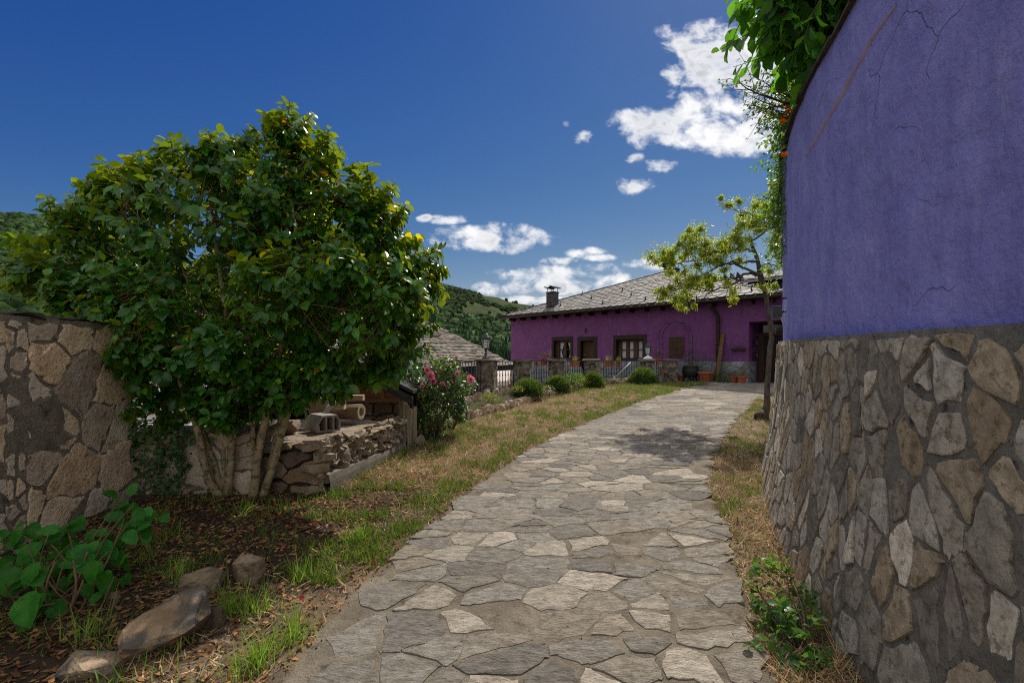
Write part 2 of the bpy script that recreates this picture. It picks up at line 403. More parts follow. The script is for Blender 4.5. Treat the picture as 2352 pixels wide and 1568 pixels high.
# ================================================================== CAMERA, LIGHT, SKY
cam = bpy.data.cameras.new('camera'); co = bpy.data.objects.new('camera', cam); COL.objects.link(co)
co.location = (0, 0, EYE); co.rotation_euler = (math.radians(90), 0, 0)
cam.sensor_width = 36; cam.lens = F/2352*36; cam.shift_y = 41/2352; cam.clip_start = .05; cam.clip_end = 3000
scene.camera = co
SUN_EL, SUN_AZ = math.radians(49), math.radians(26)
sd = Vector((math.cos(SUN_EL)*math.sin(SUN_AZ), math.cos(SUN_EL)*math.cos(SUN_AZ), math.sin(SUN_EL)))
sun = bpy.data.lights.new('sun', 'SUN'); sun.energy = 4.3; sun.angle = math.radians(.53); sun.color = (1, .93, .83)
so = bpy.data.objects.new('sun', sun); COL.objects.link(so); so.rotation_euler = sd.to_track_quat('Z', 'Y').to_euler(); so.location = sd*60
w = bpy.data.worlds.new('World'); scene.world = w; w.use_nodes = True
nt = w.node_tree; nt.nodes.clear(); ns = nt.nodes; lk = nt.links
sky = ns.new('ShaderNodeTexSky'); sky.sky_type = 'NISHITA'; sky.sun_disc = False
sky.sun_elevation = SUN_EL; sky.sun_rotation = SUN_AZ; sky.altitude = 900; sky.air_density = 1.0; sky.dust_density = .25; sky.ozone_density = 2.4
sp_ = ns.new('ShaderNodeSeparateColor'); lk.new(sky.outputs[0], sp_.inputs[0]); cm_ = ns.new('ShaderNodeCombineColor')
for i, (k, g) in enumerate(SKY_CURVE):     # a polarising filter: deeper, bluer sky
    lk.new(mth(nt, 'MINIMUM', mth(nt, 'MULTIPLY', mth(nt, 'POWER', mth(nt, 'MULTIPLY', sky.outputs[0] if False else sp_.outputs[i], SKY_STRENGTH), g), k/SKY_STRENGTH), 4.5), cm_.inputs[i])
skyc = cm_.outputs[0]
tc = ns.new('ShaderNodeTexCoord'); sx = ns.new('ShaderNodeSeparateXYZ'); lk.new(tc.outputs['Generated'], sx.inputs[0])
yy = mth(nt, 'MAXIMUM', sx.outputs[1], .02)
U = mth(nt, 'DIVIDE', sx.outputs[0], yy); V = mth(nt, 'DIVIDE', sx.outputs[2], yy)
cb = ns.new('ShaderNodeCombineXYZ'); lk.new(U, cb.inputs[0]); lk.new(mth(nt, 'MULTIPLY', V, 1.35), cb.inputs[1])
CL = [(1650, 120, 108, 66), (1600, 150, 62, 48), (1730, 150, 80, 95), (1690, 235, 90, 40), (1600, 250, 70, 42), (1640, 288, 130, 50), (1490, 290, 76, 38), (1705, 318, 82, 40), (1760, 270, 60, 60), (1560, 300, 80, 36),
      (1462, 425, 24, 15), (1512, 381, 26, 11), (1335, 316, 16, 12), (1462, 368, 16, 10), (1302, 285, 10, 7), (1130, 551, 118, 26), (1080, 540, 66, 20), (1160, 535, 52, 22), (1030, 505, 34, 7), (975, 502, 13, 6),
      (1280, 632, 112, 20), (1290, 655, 118, 20), (1335, 650, 90, 18), (1240, 690, 110, 10), (1130, 663, 32, 11), (1115, 656, 16, 8), (1285, 599, 27, 7), (1325, 582, 22, 7), (1362, 576, 18, 6), (1370, 592, 24, 6), (1515, 604, 60, 14), (1190, 693, 60, 7), (1400, 640, 70, 12), (1350, 620, 40, 10)]
mk = None
for (px, py, rx, ry) in CL:
    du = mth(nt, 'DIVIDE', mth(nt, 'SUBTRACT', U, (px-1176)/F), rx/F); dv = mth(nt, 'DIVIDE', mth(nt, 'SUBTRACT', V, (825-py)/F), ry/F)
    e = mth(nt, 'SUBTRACT', 1.0, mth(nt, 'ADD', mth(nt, 'MULTIPLY', du, du), mth(nt, 'MULTIPLY', dv, dv)))
    if rx < 45: e = mth(nt, 'MULTIPLY', e, .4)
    mk = e if mk is None else mth(nt, 'MAXIMUM', mk, e)
mk = mth(nt, 'MAXIMUM', mk, -4.0)
n1 = noise(nt, 15, 9, .56, cb.outputs[0], .3)
sv_ = ns.new('ShaderNodeVectorMath'); sv_.operation = 'ADD'; sv_.inputs[1].default_value = (.010, .016, 0); lk.new(cb.outputs[0], sv_.inputs[0]); n1b = noise(nt, 15, 9, .56, sv_.outputs[0], .3); n2 = noise(nt, 5.5, 6, .55, cb.outputs[0]); n3 = noise(nt, 34, 9, .68, cb.outputs[0], .2)
dens = mth(nt, 'ADD', mth(nt, 'MULTIPLY', mk, .5), mth(nt, 'ADD', mth(nt, 'MULTIPLY', mth(nt, 'SUBTRACT', n1, .5), 3.6), mth(nt, 'MULTIPLY', mth(nt, 'SUBTRACT', n3, .52), 1.0)))
alpha = mth(nt, 'MULTIPLY', ramp(nt, dens, -.36, .66), ramp(nt, mk, -2.6, -.2))
front = ramp(nt, sx.outputs[1], .02, .1)
alpha = mth(nt, 'MULTIPLY', alpha, front)
core = mth(nt, 'MULTIPLY', ramp(nt, dens, .15, .9), ramp(nt, n2, .42, .60))
sh_ = mth(nt, 'MULTIPLY', ramp(nt, mth(nt, 'SUBTRACT', n1b, n1), .0, .12), ramp(nt, dens, .2, .8))
cc = mixc(nt, CLOUD_LIT, CLOUD_GREY, mth(nt, 'MAXIMUM', mth(nt, 'MULTIPLY', core, .75), mth(nt, 'MULTIPLY', sh_, .6)))
skyf = mixc(nt, skyc, cc, alpha)
# unseen bright clouds added as fill light (overhead, to the sides and behind)
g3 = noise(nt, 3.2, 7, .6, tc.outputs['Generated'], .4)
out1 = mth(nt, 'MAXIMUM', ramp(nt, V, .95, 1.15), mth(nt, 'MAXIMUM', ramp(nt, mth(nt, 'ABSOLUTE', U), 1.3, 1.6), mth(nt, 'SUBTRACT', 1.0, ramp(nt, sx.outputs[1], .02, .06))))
a2 = mth(nt, 'MULTIPLY', mth(nt, 'MULTIPLY', ramp(nt, g3, FILL_COVER[0], FILL_COVER[1]), out1), ramp(nt, sx.outputs[2], .0, .12))
skyf = mixc(nt, skyf, CLOUD_FILL, a2)
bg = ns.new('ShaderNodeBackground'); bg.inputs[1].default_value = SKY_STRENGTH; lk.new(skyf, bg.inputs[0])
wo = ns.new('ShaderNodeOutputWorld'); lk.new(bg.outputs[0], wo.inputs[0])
scene.view_settings.view_transform = 'Standard'; scene.view_settings.look = 'None'; scene.view_settings.exposure = EXPOSURE; scene.view_settings.gamma = 1
scene.render.engine = 'CYCLES'; scene.cycles.max_bounces = 6; scene.cycles.transparent_max_bounces = 6
scene.cycles.filter_width = 1.1; scene.cycles.use_denoising = DENOISE; scene.cycles.sample_clamp_indirect = 4; scene.cycles.sample_clamp_direct = 12
scene.cycles.caustics_reflective = False; scene.cycles.caustics_refractive = False
# ================================================================== GROUND
PL = [(-2.2, -2.0), (-1.9, .4), (-1.5, 1.6), (-1.18, 2.26), (-1.06, 3.2), (-.71, 4.24), (-.3, 5.52), (.15, 6.5), (.94, 7.91), (2.8, 10.7), (4.9, 13.4), (6.3, 14.7), (6.5, 15.4)]
PR = [(1.1, -2.0), (1.2, .4), (1.28, 1.6), (1.35, 2.26), (1.45, 2.69), (1.66, 3.2), (1.88, 3.88), (2.1, 4.68), (2.5, 5.7), (3.24, 7.0), (4.56, 9.1), (6.4, 11.7), (7.8, 13.2), (9.8, 13.5)]
def pl(y): return lerp_pts(PL, y)+.05*vn(y*2.3, 3.1)+.03*vn(y*7, 9)
def pr(y): return lerp_pts(PR, y)+.05*vn(y*2.1, 7.7)+.03*vn(y*6, 2)
BND = [(-4.1, -40), (-4.1, 8.7), (-2.3, 9.1), (-1.85, 10.3), (-.95, 11.8), (0, 12.9), (1.1, 14.05), (2.4, 15.1), (4.6, 16.3), (5.75, 16.95), (7.2, 16.2), (40, -10), (40, -40)]
def axis(lo, hi, st, far):
    a = list(np.arange(lo, hi, st)); k = []
    d = st*3
    x = lo
    while x > -far: x -= d; k.insert(0, x); d *= 1.7
    d = st*3; x = a[-1]; t = []
    while x < far: x += d; t.append(x); d *= 1.7
    return k+a+t
GX = axis(-5.2, 9.5, .11, 900); GY = axis(-.4, 17.4, .11, 900)
def gh(x, y):
    inside = inpoly(x, y, BND)
    if inside:
        z = gz(x, y)+.018*vn(x, y, 1.7)+.012*vn(x, y, 6, 3)
        if pl(y)+.10 < x < pr(y)-.12 and y < 15.4: z -= .05
        return z
    r = math.hypot(x, y)
    z = -.9 if (y < 13 or x < -5) else .38
    return z-.055*max(0, r-45)*(r < 500)-(25 if r >= 500 else 0)
gm = MB(); nx, ny = len(GX), len(GY)
gm.v = [(x, y, gh(x, y)) for y in GY for x in GX]
for j in range(ny-1):
    for i in range(nx-1):
        x = (GX[i]+GX[i+1])/2; y = (GY[j]+GY[j+1])/2
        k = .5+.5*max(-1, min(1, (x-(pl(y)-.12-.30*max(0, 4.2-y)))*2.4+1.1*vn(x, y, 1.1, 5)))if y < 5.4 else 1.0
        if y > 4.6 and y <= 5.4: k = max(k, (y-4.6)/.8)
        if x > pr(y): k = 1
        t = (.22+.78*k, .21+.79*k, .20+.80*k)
        if math.hypot(x, y) > 40: t = (.35, .55, .25)
        gm.f.append((j*nx+i, j*nx+i+1, (j+1)*nx+i+1, (j+1)*nx+i)); gm.c.append(t); gm.sm.append(True)
tag(gm.build('ground', M['ground']), kind='structure')
# ================================================================== PATH
pm = MB()
rows = [(-1.5+.16*i) for i in range(107)]; CN = 26
for y in rows:
    a, b = pl(y)+R.uniform(-.03, .03), pr(y)+R.uniform(-.03, .03)
    if y > 13.2: b = 9.8+(y-13.2)*.5
    for k in range(CN):
        x = a+(b-a)*k/(CN-1)
        e = .03 if 0 < k < CN-1 else .0
        pm.v.append((x, y, gz(x, y)+e-.012+.010*vn(x, y, 3, 1)))
for j in range(len(rows)-1):
    for k in range(CN-1):
        a = j*CN+k; pm.f.append((a, a+1, a+CN+1, a+CN)); pm.c.append((1, 1, 1)); pm.sm.append(True)
path_o = pm.build('path', M['mortar']); tag(path_o, kind='structure')
TP = [(1.55, 1.5, 1.42)]*2+[(1, 1, 1)]*5+[(.86, .85, .84)]*4+[(1.12, 1.08, 1.02)]*3+[(1.27, 1.24, 1.19)]*2+[(.72, .72, .73)]*2+[(1.02, .96, .87)]*2+[(1.15, 1.07, .98)]
fm = MB()
def pathsurf(x, y): return Vector((x, y, gz(x, y)+.018+.010*vn(x, y, 3, 1))), Vector((0, 0, 1))
def onpath(x, y):
    if y > 13.3: return pl(min(y, 14.7))+.1 < x < 10.2 and (x-5.7)*.656+(y-17.4)*.755 < -.25
    return pl(y)+.07 < x < pr(y)-.06
def trimx(x, y): return (min(max(x, pl(y)+.02+.03*vn(y*9, 4)), pr(y)-.02), y)
stones(fm, pathsurf, -2.3, 3.0, -1.2, 4.3, .30, .195, 1.1, (.004, .028), (.002, .009), TP, onpath, .03, .16, .03, .055, .05, .22, .25, bounds=False, warp=trimx)
stones(fm, pathsurf, -1.2, 10.3, 4.32, 8.5, .30, .16, 1.1, (.004, .018), (.002, .008), TP, onpath, .02, .24, .025, .08, .05, .18, .25, bounds=False, warp=trimx)
stones(fm, pathsurf, -.2, 10.3, 8.52, 16.6, .38, .20, 1.0, (.006, .018), (.002, .007), TP, onpath, .02, .2, .02, .10, .06, .1, .25, bounds=False, warp=lambda x, y: trimx(x, y) if y < 13 else (x, y))
fo = fm.build('flagstones', M['flag'], path_o)
# ================================================================== RIGHT WALL (violet plaster over rubble stone)
WC = Curve2([(1.58, -.4), (1.66, .4), (1.76, 1.2), (1.97, 2.2), (2.27, 3.2), (2.62, 4.15), (3.02, 5.0), (3.36, 5.65), (3.82, 6.3), (4.45, 6.85), (5.4, 7.25), (7.0, 7.45), (9.5, 7.5)])
def wall_ledge(y): return 1.728+.0215*(min(y, 7)-1.63)
def wall_top(y): return 3.72+.045*min(max(y, 0), 7)
def wpt(s, z, off):
    x, y, dx, dy = WC.at(s); return Vector((x-dy*off, y+dx*off, z))
def wnor(s):
    x, y, dx, dy = WC.at(s); return Vector((-dy, dx, 0))
wt = thing('retaining_wall', (WC.at(3)[0], WC.at(3)[1], gz(2.5, 3)), 'tall curved wall, violet blue plaster above a rubble stone base, beside the path', 'wall')
wb = tuple(wt.location)
pm2 = MB(); SN, VN = 110, 34
for i in range(SN+1):
    s = WC.L*i/SN; x, y, dx, dy = WC.at(s)
    for k in range(VN+1):
        z = wall_ledge(y)-.03+(wall_top(y)+.03-wall_ledge(y))*k/VN
        pm2.v.append(wpt(s, z, .012*mnoise.noise(Vector((s*1.4, z*1.4, 2)))+.006*mnoise.noise(Vector((s*5, z*5, 8)))))
for i in range(SN):
    for k in range(VN):
        a = i*(VN+1)+k; pm2.f.append((a, a+VN+1, a+VN+2, a+1)); pm2.c.append((1, 1, 1)); pm2.sm.append(True)
pm2.build('plaster', M['violet'], wt, wb)
bm_ = MB(); BN = 12
def base_pt(s, z, ex=0):
    x, y, dx, dy = WC.at(s); h = wall_ledge(y); t = max(0, min(1, (h-z)/1.7))
    return wpt(s, z, .05+.03*t+.16*t*t+ex)
for i in range(SN+1):
    s = WC.L*i/SN; x, y, dx, dy = WC.at(s); h = wall_ledge(y)
    bm_.v.append(wpt(s, h+.004, -.03))
    for k in range(BN+1):
        z = h-(h-gz(x, y)+.25)*k/BN
        bm_.v.append(base_pt(s, z, .012*mnoise.noise(Vector((s*3, z*3, 4)))))
for i in range(SN):
    for k in range(BN+1):
        a = i*(BN+2)+k; bm_.f.append((a+1, a+BN+3, a+BN+2, a)); bm_.c.append((1, 1, 1)); bm_.sm.append(k > 0)
so_ = bm_.build('stone_base', M['wallmortar'], wt, wb)
sm_ = MB()
TW = [(1, 1, 1)]*5+[(.82, .8, .77)]*5+[(.66, .63, .6)]*4+[(.92, .82, .68)]*4+[(1.3, 1.28, 1.24)]*3+[(1.5, 1.47, 1.4)]*2+[(.78, .66, .52)]*2+[(.5, .49, .48)]*2
def wsurf(s, v):
    z = wall_ledge(WC.at(s)[1])-v
    p = base_pt(s, z); n = wnor(s); return p, Vector((n.x, n.y, .12)).normalized()
def wkeep(s, v):
    x, y, dx, dy = WC.at(s); return wall_ledge(y)-v > gz(x, y)-.08
s_near = 3.0
stones(sm_, wsurf, .3, s_near, .035, 2.05, .15, .195, 1.05, (.005, .026), (.004, .018), TW, wkeep, .03, .22, .028, .05, .14, -.10, .35)
stones(sm_, wsurf, s_near, 9.5, .035, 2.05, .14, .20, 1.05, (.005, .022), (.004, .016), TW, wkeep, .03, .2, .024, .05, .14, -.06, .35)
sm_.build('facing_stones', M['wallstone'], so_, wb)
cm = MB()
s = .2
while s < WC.L-.3:
    l = R.uniform(.28, .5); a, b = s, min(s+l-.006, WC.L)
    z0 = wall_top(WC.at(a)[1])-.005; z1 = wall_top(WC.at(b)[1])-.005; th = R.uniform(.02, .035); ov = R.uniform(.025, .05)
    vs = [wpt(a, z0, ov), wpt(b, z1, ov+R.uniform(-.015, .015)), wpt(b, z1, -.35), wpt(a, z0, -.35)]
    vs += [v+Vector((0, 0, th)) for v in vs]
    cm.add(vs, [(0, 1, 2, 3), (7, 6, 5, 4), (0, 4, 5, 1), (1, 5, 6, 2), (2, 6, 7, 3), (3, 7, 4, 0)], (R.uniform(.6, 1.2),)*3)
    a2, b2 = s-.1, s+l*.8
    z0 += th+.004; z1 += th+.004
    vs = [wpt(a2, z0, ov-.03), wpt(b2, z1, ov-.02), wpt(b2, z1, -.33), wpt(a2, z0, -.33)]; vs += [v+Vector((0, 0, .018)) for v in vs]
    cm.add(vs, [(0, 1, 2, 3), (7, 6, 5, 4), (0, 4, 5, 1), (1, 5, 6, 2), (2, 6, 7, 3), (3, 7, 4, 0)], (R.uniform(.5, 1.0),)*3)
    s += l
cm.build('coping', M['oldmortar'], wt, wb)
# the brown stain that runs across the plaster, a few millimetres of old mortar
st = MB(); n = 60; A = []
def wall_hit(px, py):
    for i in range(1200):
        s = 1.2+i*.005; x, y, dx, dy = WC.at(s)
        if (px-1176)/F >= x/y: return s, EYE-(py-825)/F*y
    return s, 2
kp = [wall_hit(*q) for q in [(2060, 10), (2005, 90), (1965, 165), (1925, 235), (1890, 290), (1868, 330), (1850, 358)]]
for i in range(n+1):
    t = i/n*(len(kp)-1); k = min(int(t), len(kp)-2); f = t-k
    s = kp[k][0]+(kp[k+1][0]-kp[k][0])*f; z = kp[k][1]+(kp[k+1][1]-kp[k][1])*f
    wdt = .034*(.35+.65*math.sin(math.pi*min(1, i/n*.95+.03)))*(1+.6*vn(i*.3, 2))
    for q in (-1, -.5, .5, 1): ss2, zz2 = s+wdt*q*.5, z+wdt*q; st.v.append(wpt(ss2, zz2, (.005 if abs(q) < .9 else -.001)+.012*mnoise.noise(Vector((ss2*1.4, zz2*1.4, 2)))+.006*mnoise.noise(Vector((ss2*5, zz2*5, 8)))))
for i in range(n):
    for q in range(3): a = i*4+q; st.f.append((a, a+1, a+5, a+4)); st.c.append((1, 1, 1)); st.sm.append(True)
M['stain'] = mat('mortar_stain', (.25, .185, .31), (.32, .24, .35), 9, .95, .4, 40, tint=False)
st.build('mortar_streak', M['stain'], wt, wb)
nl = MB()
for (px, py) in ((1803, 684), (1803, 715)):
    s, z = wall_hit(px+3, py); p = wpt(s, z, 0); nn = wnor(s)
    nl = MB(); nl.tube([p-nn*.01, p+nn*.035], .012, 6); nl.tube([p+nn*.03, p+nn*.04], .02, 6)
    nl.build('bolt', M['iron'], wt, wb)
# garden soil held up behind the wall
gt = MB(); vs = [wpt(WC.L*i/60, wall_top(WC.at(WC.L*i/60)[1])-.25, -.2) for i in range(61)]+[Vector((14, 7.2, 4.2)), Vector((14, -.5, 3.5))]
gt.add(vs+[Vector((v.x, v.y, -.5)) for v in vs], [tuple(range(len(vs)))[::-1]]+[(i, (i+1) % len(vs), (i+1) % len(vs)+len(vs), i+len(vs)) for i in range(len(vs))])
tag(gt.build('garden_terrace', M['soil']), kind='structure')
# ================================================================== LEFT WALL
lw = thing('stone_wall', (-3.9, 3.9, gz(-3.9, 3.9)), 'tall garden wall of large tan stones with dark joints on the left edge', 'wall')
lb = tuple(lw.location)
LW0, LW1, LWT = -.5, 4.66, 1.945
m_ = MB(); nS, nV = 40, 16
for i in range(nS+1):
    y = LW0+(LW1-LW0)*i/nS
    for k in range(nV+1): 
        z = -.4+(LWT+.4)*k/nV; m_.v.append((-3.9+.02*vn(y, z, 2.5, 4), y, z))
for i in range(nS):
    for k in range(nV): a = i*(nV+1)+k; m_.f.append((a, a+nV+1, a+nV+2, a+1)); m_.c.append((1, 1, 1)); m_.sm.append(True)
m_.add([(-3.9, LW1, -.4), (-4.28, LW1, -.4), (-4.28, LW1, LWT), (-3.9, LW1, LWT)], [(0, 1, 2, 3)])
m_.add([(-4.28, LW1, -.9), (-4.28, LW0, -.9), (-4.28, LW0, LWT), (-4.28, LW1, LWT)], [(0, 1, 2, 3)])
m_.build('masonry', M['tanmortar'], lw, lb)
f_ = MB(); TL = [(1, 1, 1)]*4+[(.85, .8, .78)]*3+[(1.1, 1.0, .88)]*3+[(.7, .66, .66)]*2+[(1.12, .95, .78)]
def lsurf(y, z): return Vector((-3.9, y, z)), Vector((1, 0, 0))
stones(f_, lsurf, .4, 3.50, -.2, LWT-.05, .34, .36, .85, (.006, .018), (.003, .012), TL, None, .0, .0, .04, .06, .12, .05, .2)
stones(f_, lsurf, 3.51, 3.66, -.2, LWT-.05, .14, .16, .9, (.012, .034), (.003, .010), TL, None, .04, .0, .03, .04, .14, .0, .2)
stones(f_, lsurf, 3.67, LW1, -.2, LWT-.05, .32, .40, 1.0, (.005, .017), (.003, .013), TL, None, .0, .0, .045, .05, .12, .15, .2)
f_.build('facing_stones', M['tanstone'], lw, lb)
c_ = MB(); y = LW0
while y < LW1:
    l = R.uniform(.14, .4)
    c_.rock((-4.09+R.uniform(-.02, .01), y+l/2, LWT+R.uniform(-.01, .012)), (.42, l*1.05, R.uniform(.05, .09)), Matrix.Rotation(R.uniform(-.05, .05), 3, 'X'), 18, (R.uniform(.5, 1.0),)*3, .9); y += l*.95
c_.build('coping', M['oldmortar'], lw, lb)
# ================================================================== LOW PLATFORM WALL
pt_ = thing('platform_wall', (-2.6, 5.0, gz(-2.6, 5)), 'low rubble stone platform with a worn flat top behind the camellia stems', 'wall')
pb = tuple(pt_.location); PZ = .72
c0, c1 = Vector((-2.03, 4.93, 0)), Vector((-1.62, 6.72, 0))
core_ = MB(); ring = [Vector((-3.9, 4.93, 0)), c0-Vector((.05, -.02, 0)), c1-Vector((.07, 0, 0)), Vector((-3.9, 6.8, 0))]
core_.add([Vector((p.x, p.y, -.3)) for p in ring]+[Vector((p.x, p.y, PZ-.05+(.0 if p.y < 5.5 else .0))) for p in ring], [(0, 1, 5, 4), (1, 2, 6, 5), (2, 3, 7, 6), (3, 0, 4, 7), (4, 5, 6, 7)], (.8, .8, .8))
core_.build('masonry', M['oldmortar'], pt_, pb)
tp = MB(); n = 26; k2 = 18
for i in range(n+1):
    for k in range(k2+1):
        u = i/n; v = k/k2
        a = Vector((-3.9, 4.93, 0)).lerp(c0, u); b = Vector((-3.9, 6.8, 0)).lerp(c1, u); p = a.lerp(b, v)
        e = min(1, (1-u)*5+.25) ; 
        tp.v.append((p.x+(.05*vn(v*9, 2) if i == n else 0), p.y-(.03*vn(u*14, 6) if k == 0 else 0), PZ-.02+.02*vn(p.x, p.y, 3, 2)+.012*vn(p.x, p.y, 11, 5)-(.02 if (i == n or k == 0) else 0)))
for i in range(n):
    for k in range(k2): a = i*(k2+1)+k; tp.f.append((a, a+k2+1, a+k2+2, a+1)); tp.c.append((1, 1, 1)); tp.sm.append(True)
M['topmortar'] = mat('worn_stone_top', (.23, .18, .13), (.38, .31, .23), 7, .95, .9, 30, spots=(.16, .12, .08), spscale=12, bdist=.03)
tp.build('top_slab', M['topmortar'], pt_, pb)
fr = MB()
def fsurf(x, z): return Vector((x, 4.93, z)), Vector((0, -1, 0))
stones(fr, fsurf, -3.85, -2.03, .0, PZ-.03, .34, .17, .8, (.006, .025), (.01, .06), [(a*.8, b*.75, c*.7) for a, b, c in TL], None, 0, .1, .03, .06, .14, 0, .4)
rd = (c1-c0).normalized(); rn = Vector((rd.y, -rd.x, 0)); RL = (c1-c0).length
for i in range(250):
    t = R.uniform(-.02, RL+.0); z = R.uniform(.24, PZ-.02)+.02*t
    p = c0+rd*t; g = gz(p.x, p.y)
    if z < g+.13: continue
    sz = (R.uniform(.07, .17), R.uniform(.08, .26), R.uniform(.035, .11))
    rot = Matrix.Rotation(math.atan2(rd.y, rd.x)-math.pi/2+R.uniform(-.5, .5), 3, 'Z') @ Matrix.Rotation(R.uniform(-.9, .5), 3, 'X') @ Matrix.Rotation(R.uniform(-.5, .5), 3, 'Y')
    k = R.uniform(.7, 1.25)
    fr.rock(p+Vector((0, 0, z))-rn*R.uniform(.01, .05), sz, rot, 13, (k, k*.97, k*.92))
for i in range(9):
    t = R.uniform(0, RL); p = c0+rd*t
    fr.rock(p+Vector((0, 0, PZ-.05))-rn*.08, (.3, R.uniform(.2, .4), .09), Matrix.Rotation(math.atan2(rd.y, rd.x)-math.pi/2, 3, 'Z'), 18, (.95, .9, .82))
for i in range(5):
    fr.rock((-2.12+R.uniform(-.06, .06), 4.97+R.uniform(-.03, .03), .18+i*.12), (.3, .22, .13), Matrix.Rotation(R.uniform(-.3, .3), 3, 'Z'), 16, (1, .92, .8))
fr.build('rubble', M['oldstone'], pt_, pb)
ft = MB(); n = 40
for i in range(n+1):
    p = c0+rd*RL*i/n; z = gz(p.x, p.y); hh = .19-.10*i/n+.02*vn(i*.2, 3); o_ = .065+.006*vn(i*.3, 7)
    ft.v += [tuple(p+rn*(o_+.01)+Vector((0, 0, z-.1))), tuple(p+rn*o_+Vector((0, 0, z+hh*.6))), tuple(p+rn*(o_-.015)+Vector((0, 0, z+hh))), tuple(p-rn*.1+Vector((0, 0, z+hh+.03)))]
for i in range(n):
    for k in range(3): a = i*4+k; ft.f.append((a, a+4, a+5, a+1)); ft.c.append((.55, .52, .47)); ft.sm.append(False)
for i in range(0):
    t0, t1 = RL*i/n, RL*(i+1)/n-.002
    a, b = c0+rd*t0, c0+rd*t1; hh = .17+.03*vn(i*1.7, 3)
    za, zb = gz(a.x, a.y), gz(b.x, b.y)
    vs = [a+rn*.075+Vector((0, 0, za-.1)), b+rn*.07+Vector((0, 0, zb-.1)), b-rn*.1+Vector((0, 0, zb-.1)), a-rn*.1+Vector((0, 0, za-.1)),
          a+rn*.06+Vector((0, 0, za+hh)), b+rn*.055+Vector((0, 0, zb+hh)), b-rn*.1+Vector((0, 0, zb+hh+.02)), a-rn*.1+Vector((0, 0, za+hh+.02))]
    ft.add(vs, [(0, 1, 5, 4), (1, 2, 6, 5), (2, 3, 7, 6), (3, 0, 4, 7), (4, 5, 6, 7)], (.6, .58, .54))
ft.build('footing', M['concrete'], pt_, pb)
low = thing('low_wall', (-3.5, 4.86, gz(-3.5, 4.86)), 'low tan stone wall joining the tall wall to the platform behind the camellia stems', 'wall'); lwb = tuple(low.location)
mb = MB(); mb.box((-3.5, 5.0, .27), (1.66, .26, 1.12)); mb.build('masonry', M['tanmortar'], low, lwb)
mb = MB()
def lwsurf(x, z): return Vector((x, 4.87, z)), Vector((0, -1, 0))
stones(mb, lwsurf, -4.3, -2.70, -.1, .80, .34, .30, .95, (.005, .02), (.006, .025), TL, None, 0, .1, .04, .05, .14, .1, .2)
mb.build('facing_stones', M['tanstone'], low, lwb)
mb = MB(); x = -4.3
while x < -2.7:
    l = R.uniform(.15, .35); mb.rock((x+l/2, 4.98+R.uniform(-.02, .02), .845+R.uniform(-.01, .01)), (l*1.1, .32, .07), None, 16, (R.uniform(.5, .9),)*3, .9); x += l
mb.build('coping', M['oldstone'], low, lwb)
N = 1500; tt = NR.uniform(.35, RL*.95, N); tt = tt[(np.sin(tt*7)+np.sin(tt*17+1)) > -.6]; N = len(tt)
ps = np.array([c0+rd*t+rn*(.085+abs(R.gauss(0, .018)))+Vector((0, 0, gz(*(c0+rd*t).xy)+abs(R.gauss(0, .012)))) for t in tt])
tv = [(-.12, 0, 0), (.12, 0, 0), (0, 1, .15)]
inst('moss', tv, [(0, 1, 2)], frames(NR.normal(0, .6, (N, 3))+np.array([.3, -.2, 1]), NR.normal(0, 1, (N, 3))), ps, NR.uniform(.012, .03, N), NR.uniform(.7, 1.2, (N, 1))*np.ones((1, 3)), M['moss'], pt_, pb)
# ================================================================== PURPLE HOUSE
H0 = Vector((-.06, 22.4, 0)); HU = Vector((.755, -.656, 0)); HN = Vector((.656, .755, 0)); GZH = .8
def hp(s, z, dep=0.0): return H0+HU*s+HN*dep+Vector((0, 0, z))
def hs(px, py, dep=0.0):
    """(s, z) on the facade plane for a point of the picture"""
    a = (px-1176)/F; t = (H0.dot(HN)+dep)/(a*HN.x+HN.y); p = Vector((a*t, t, 0))
    return (p-H0).dot(HU), EYE-(py-825)/F*t
house = thing('house', hp(6, GZH), 'long low purple house with grey slate roof at the end of the path', 'house')
hb = tuple(house.location)
HL, ZE = 13.4, 3.70
def rect(x0, y0, x1, y1): 
    a = hs(x0, y0); b = hs(x1, y1); return a[0], b[0], b[1], (a[1]+hs(x1, y0)[1])/2
O1 = rect(1268, 773.5, 1316, 824.5); O2 = list(rect(1326.5, 773, 1371.6, 824)); O2[2] = GZH+.02
O3 = rect(1409, 769, 1485, 826); O4 = rect(1539, 775.5, 1569.5, 819)
O5 = [hs(1719.5, 740)[0], hs(1719.5, 740)[0]+1.75, GZH+.0, hs(1725, 739)[1]]
OPEN = [(O1, .32), (O2, .30), (O3, .36), (O4, .03), (O5, 1.1)]
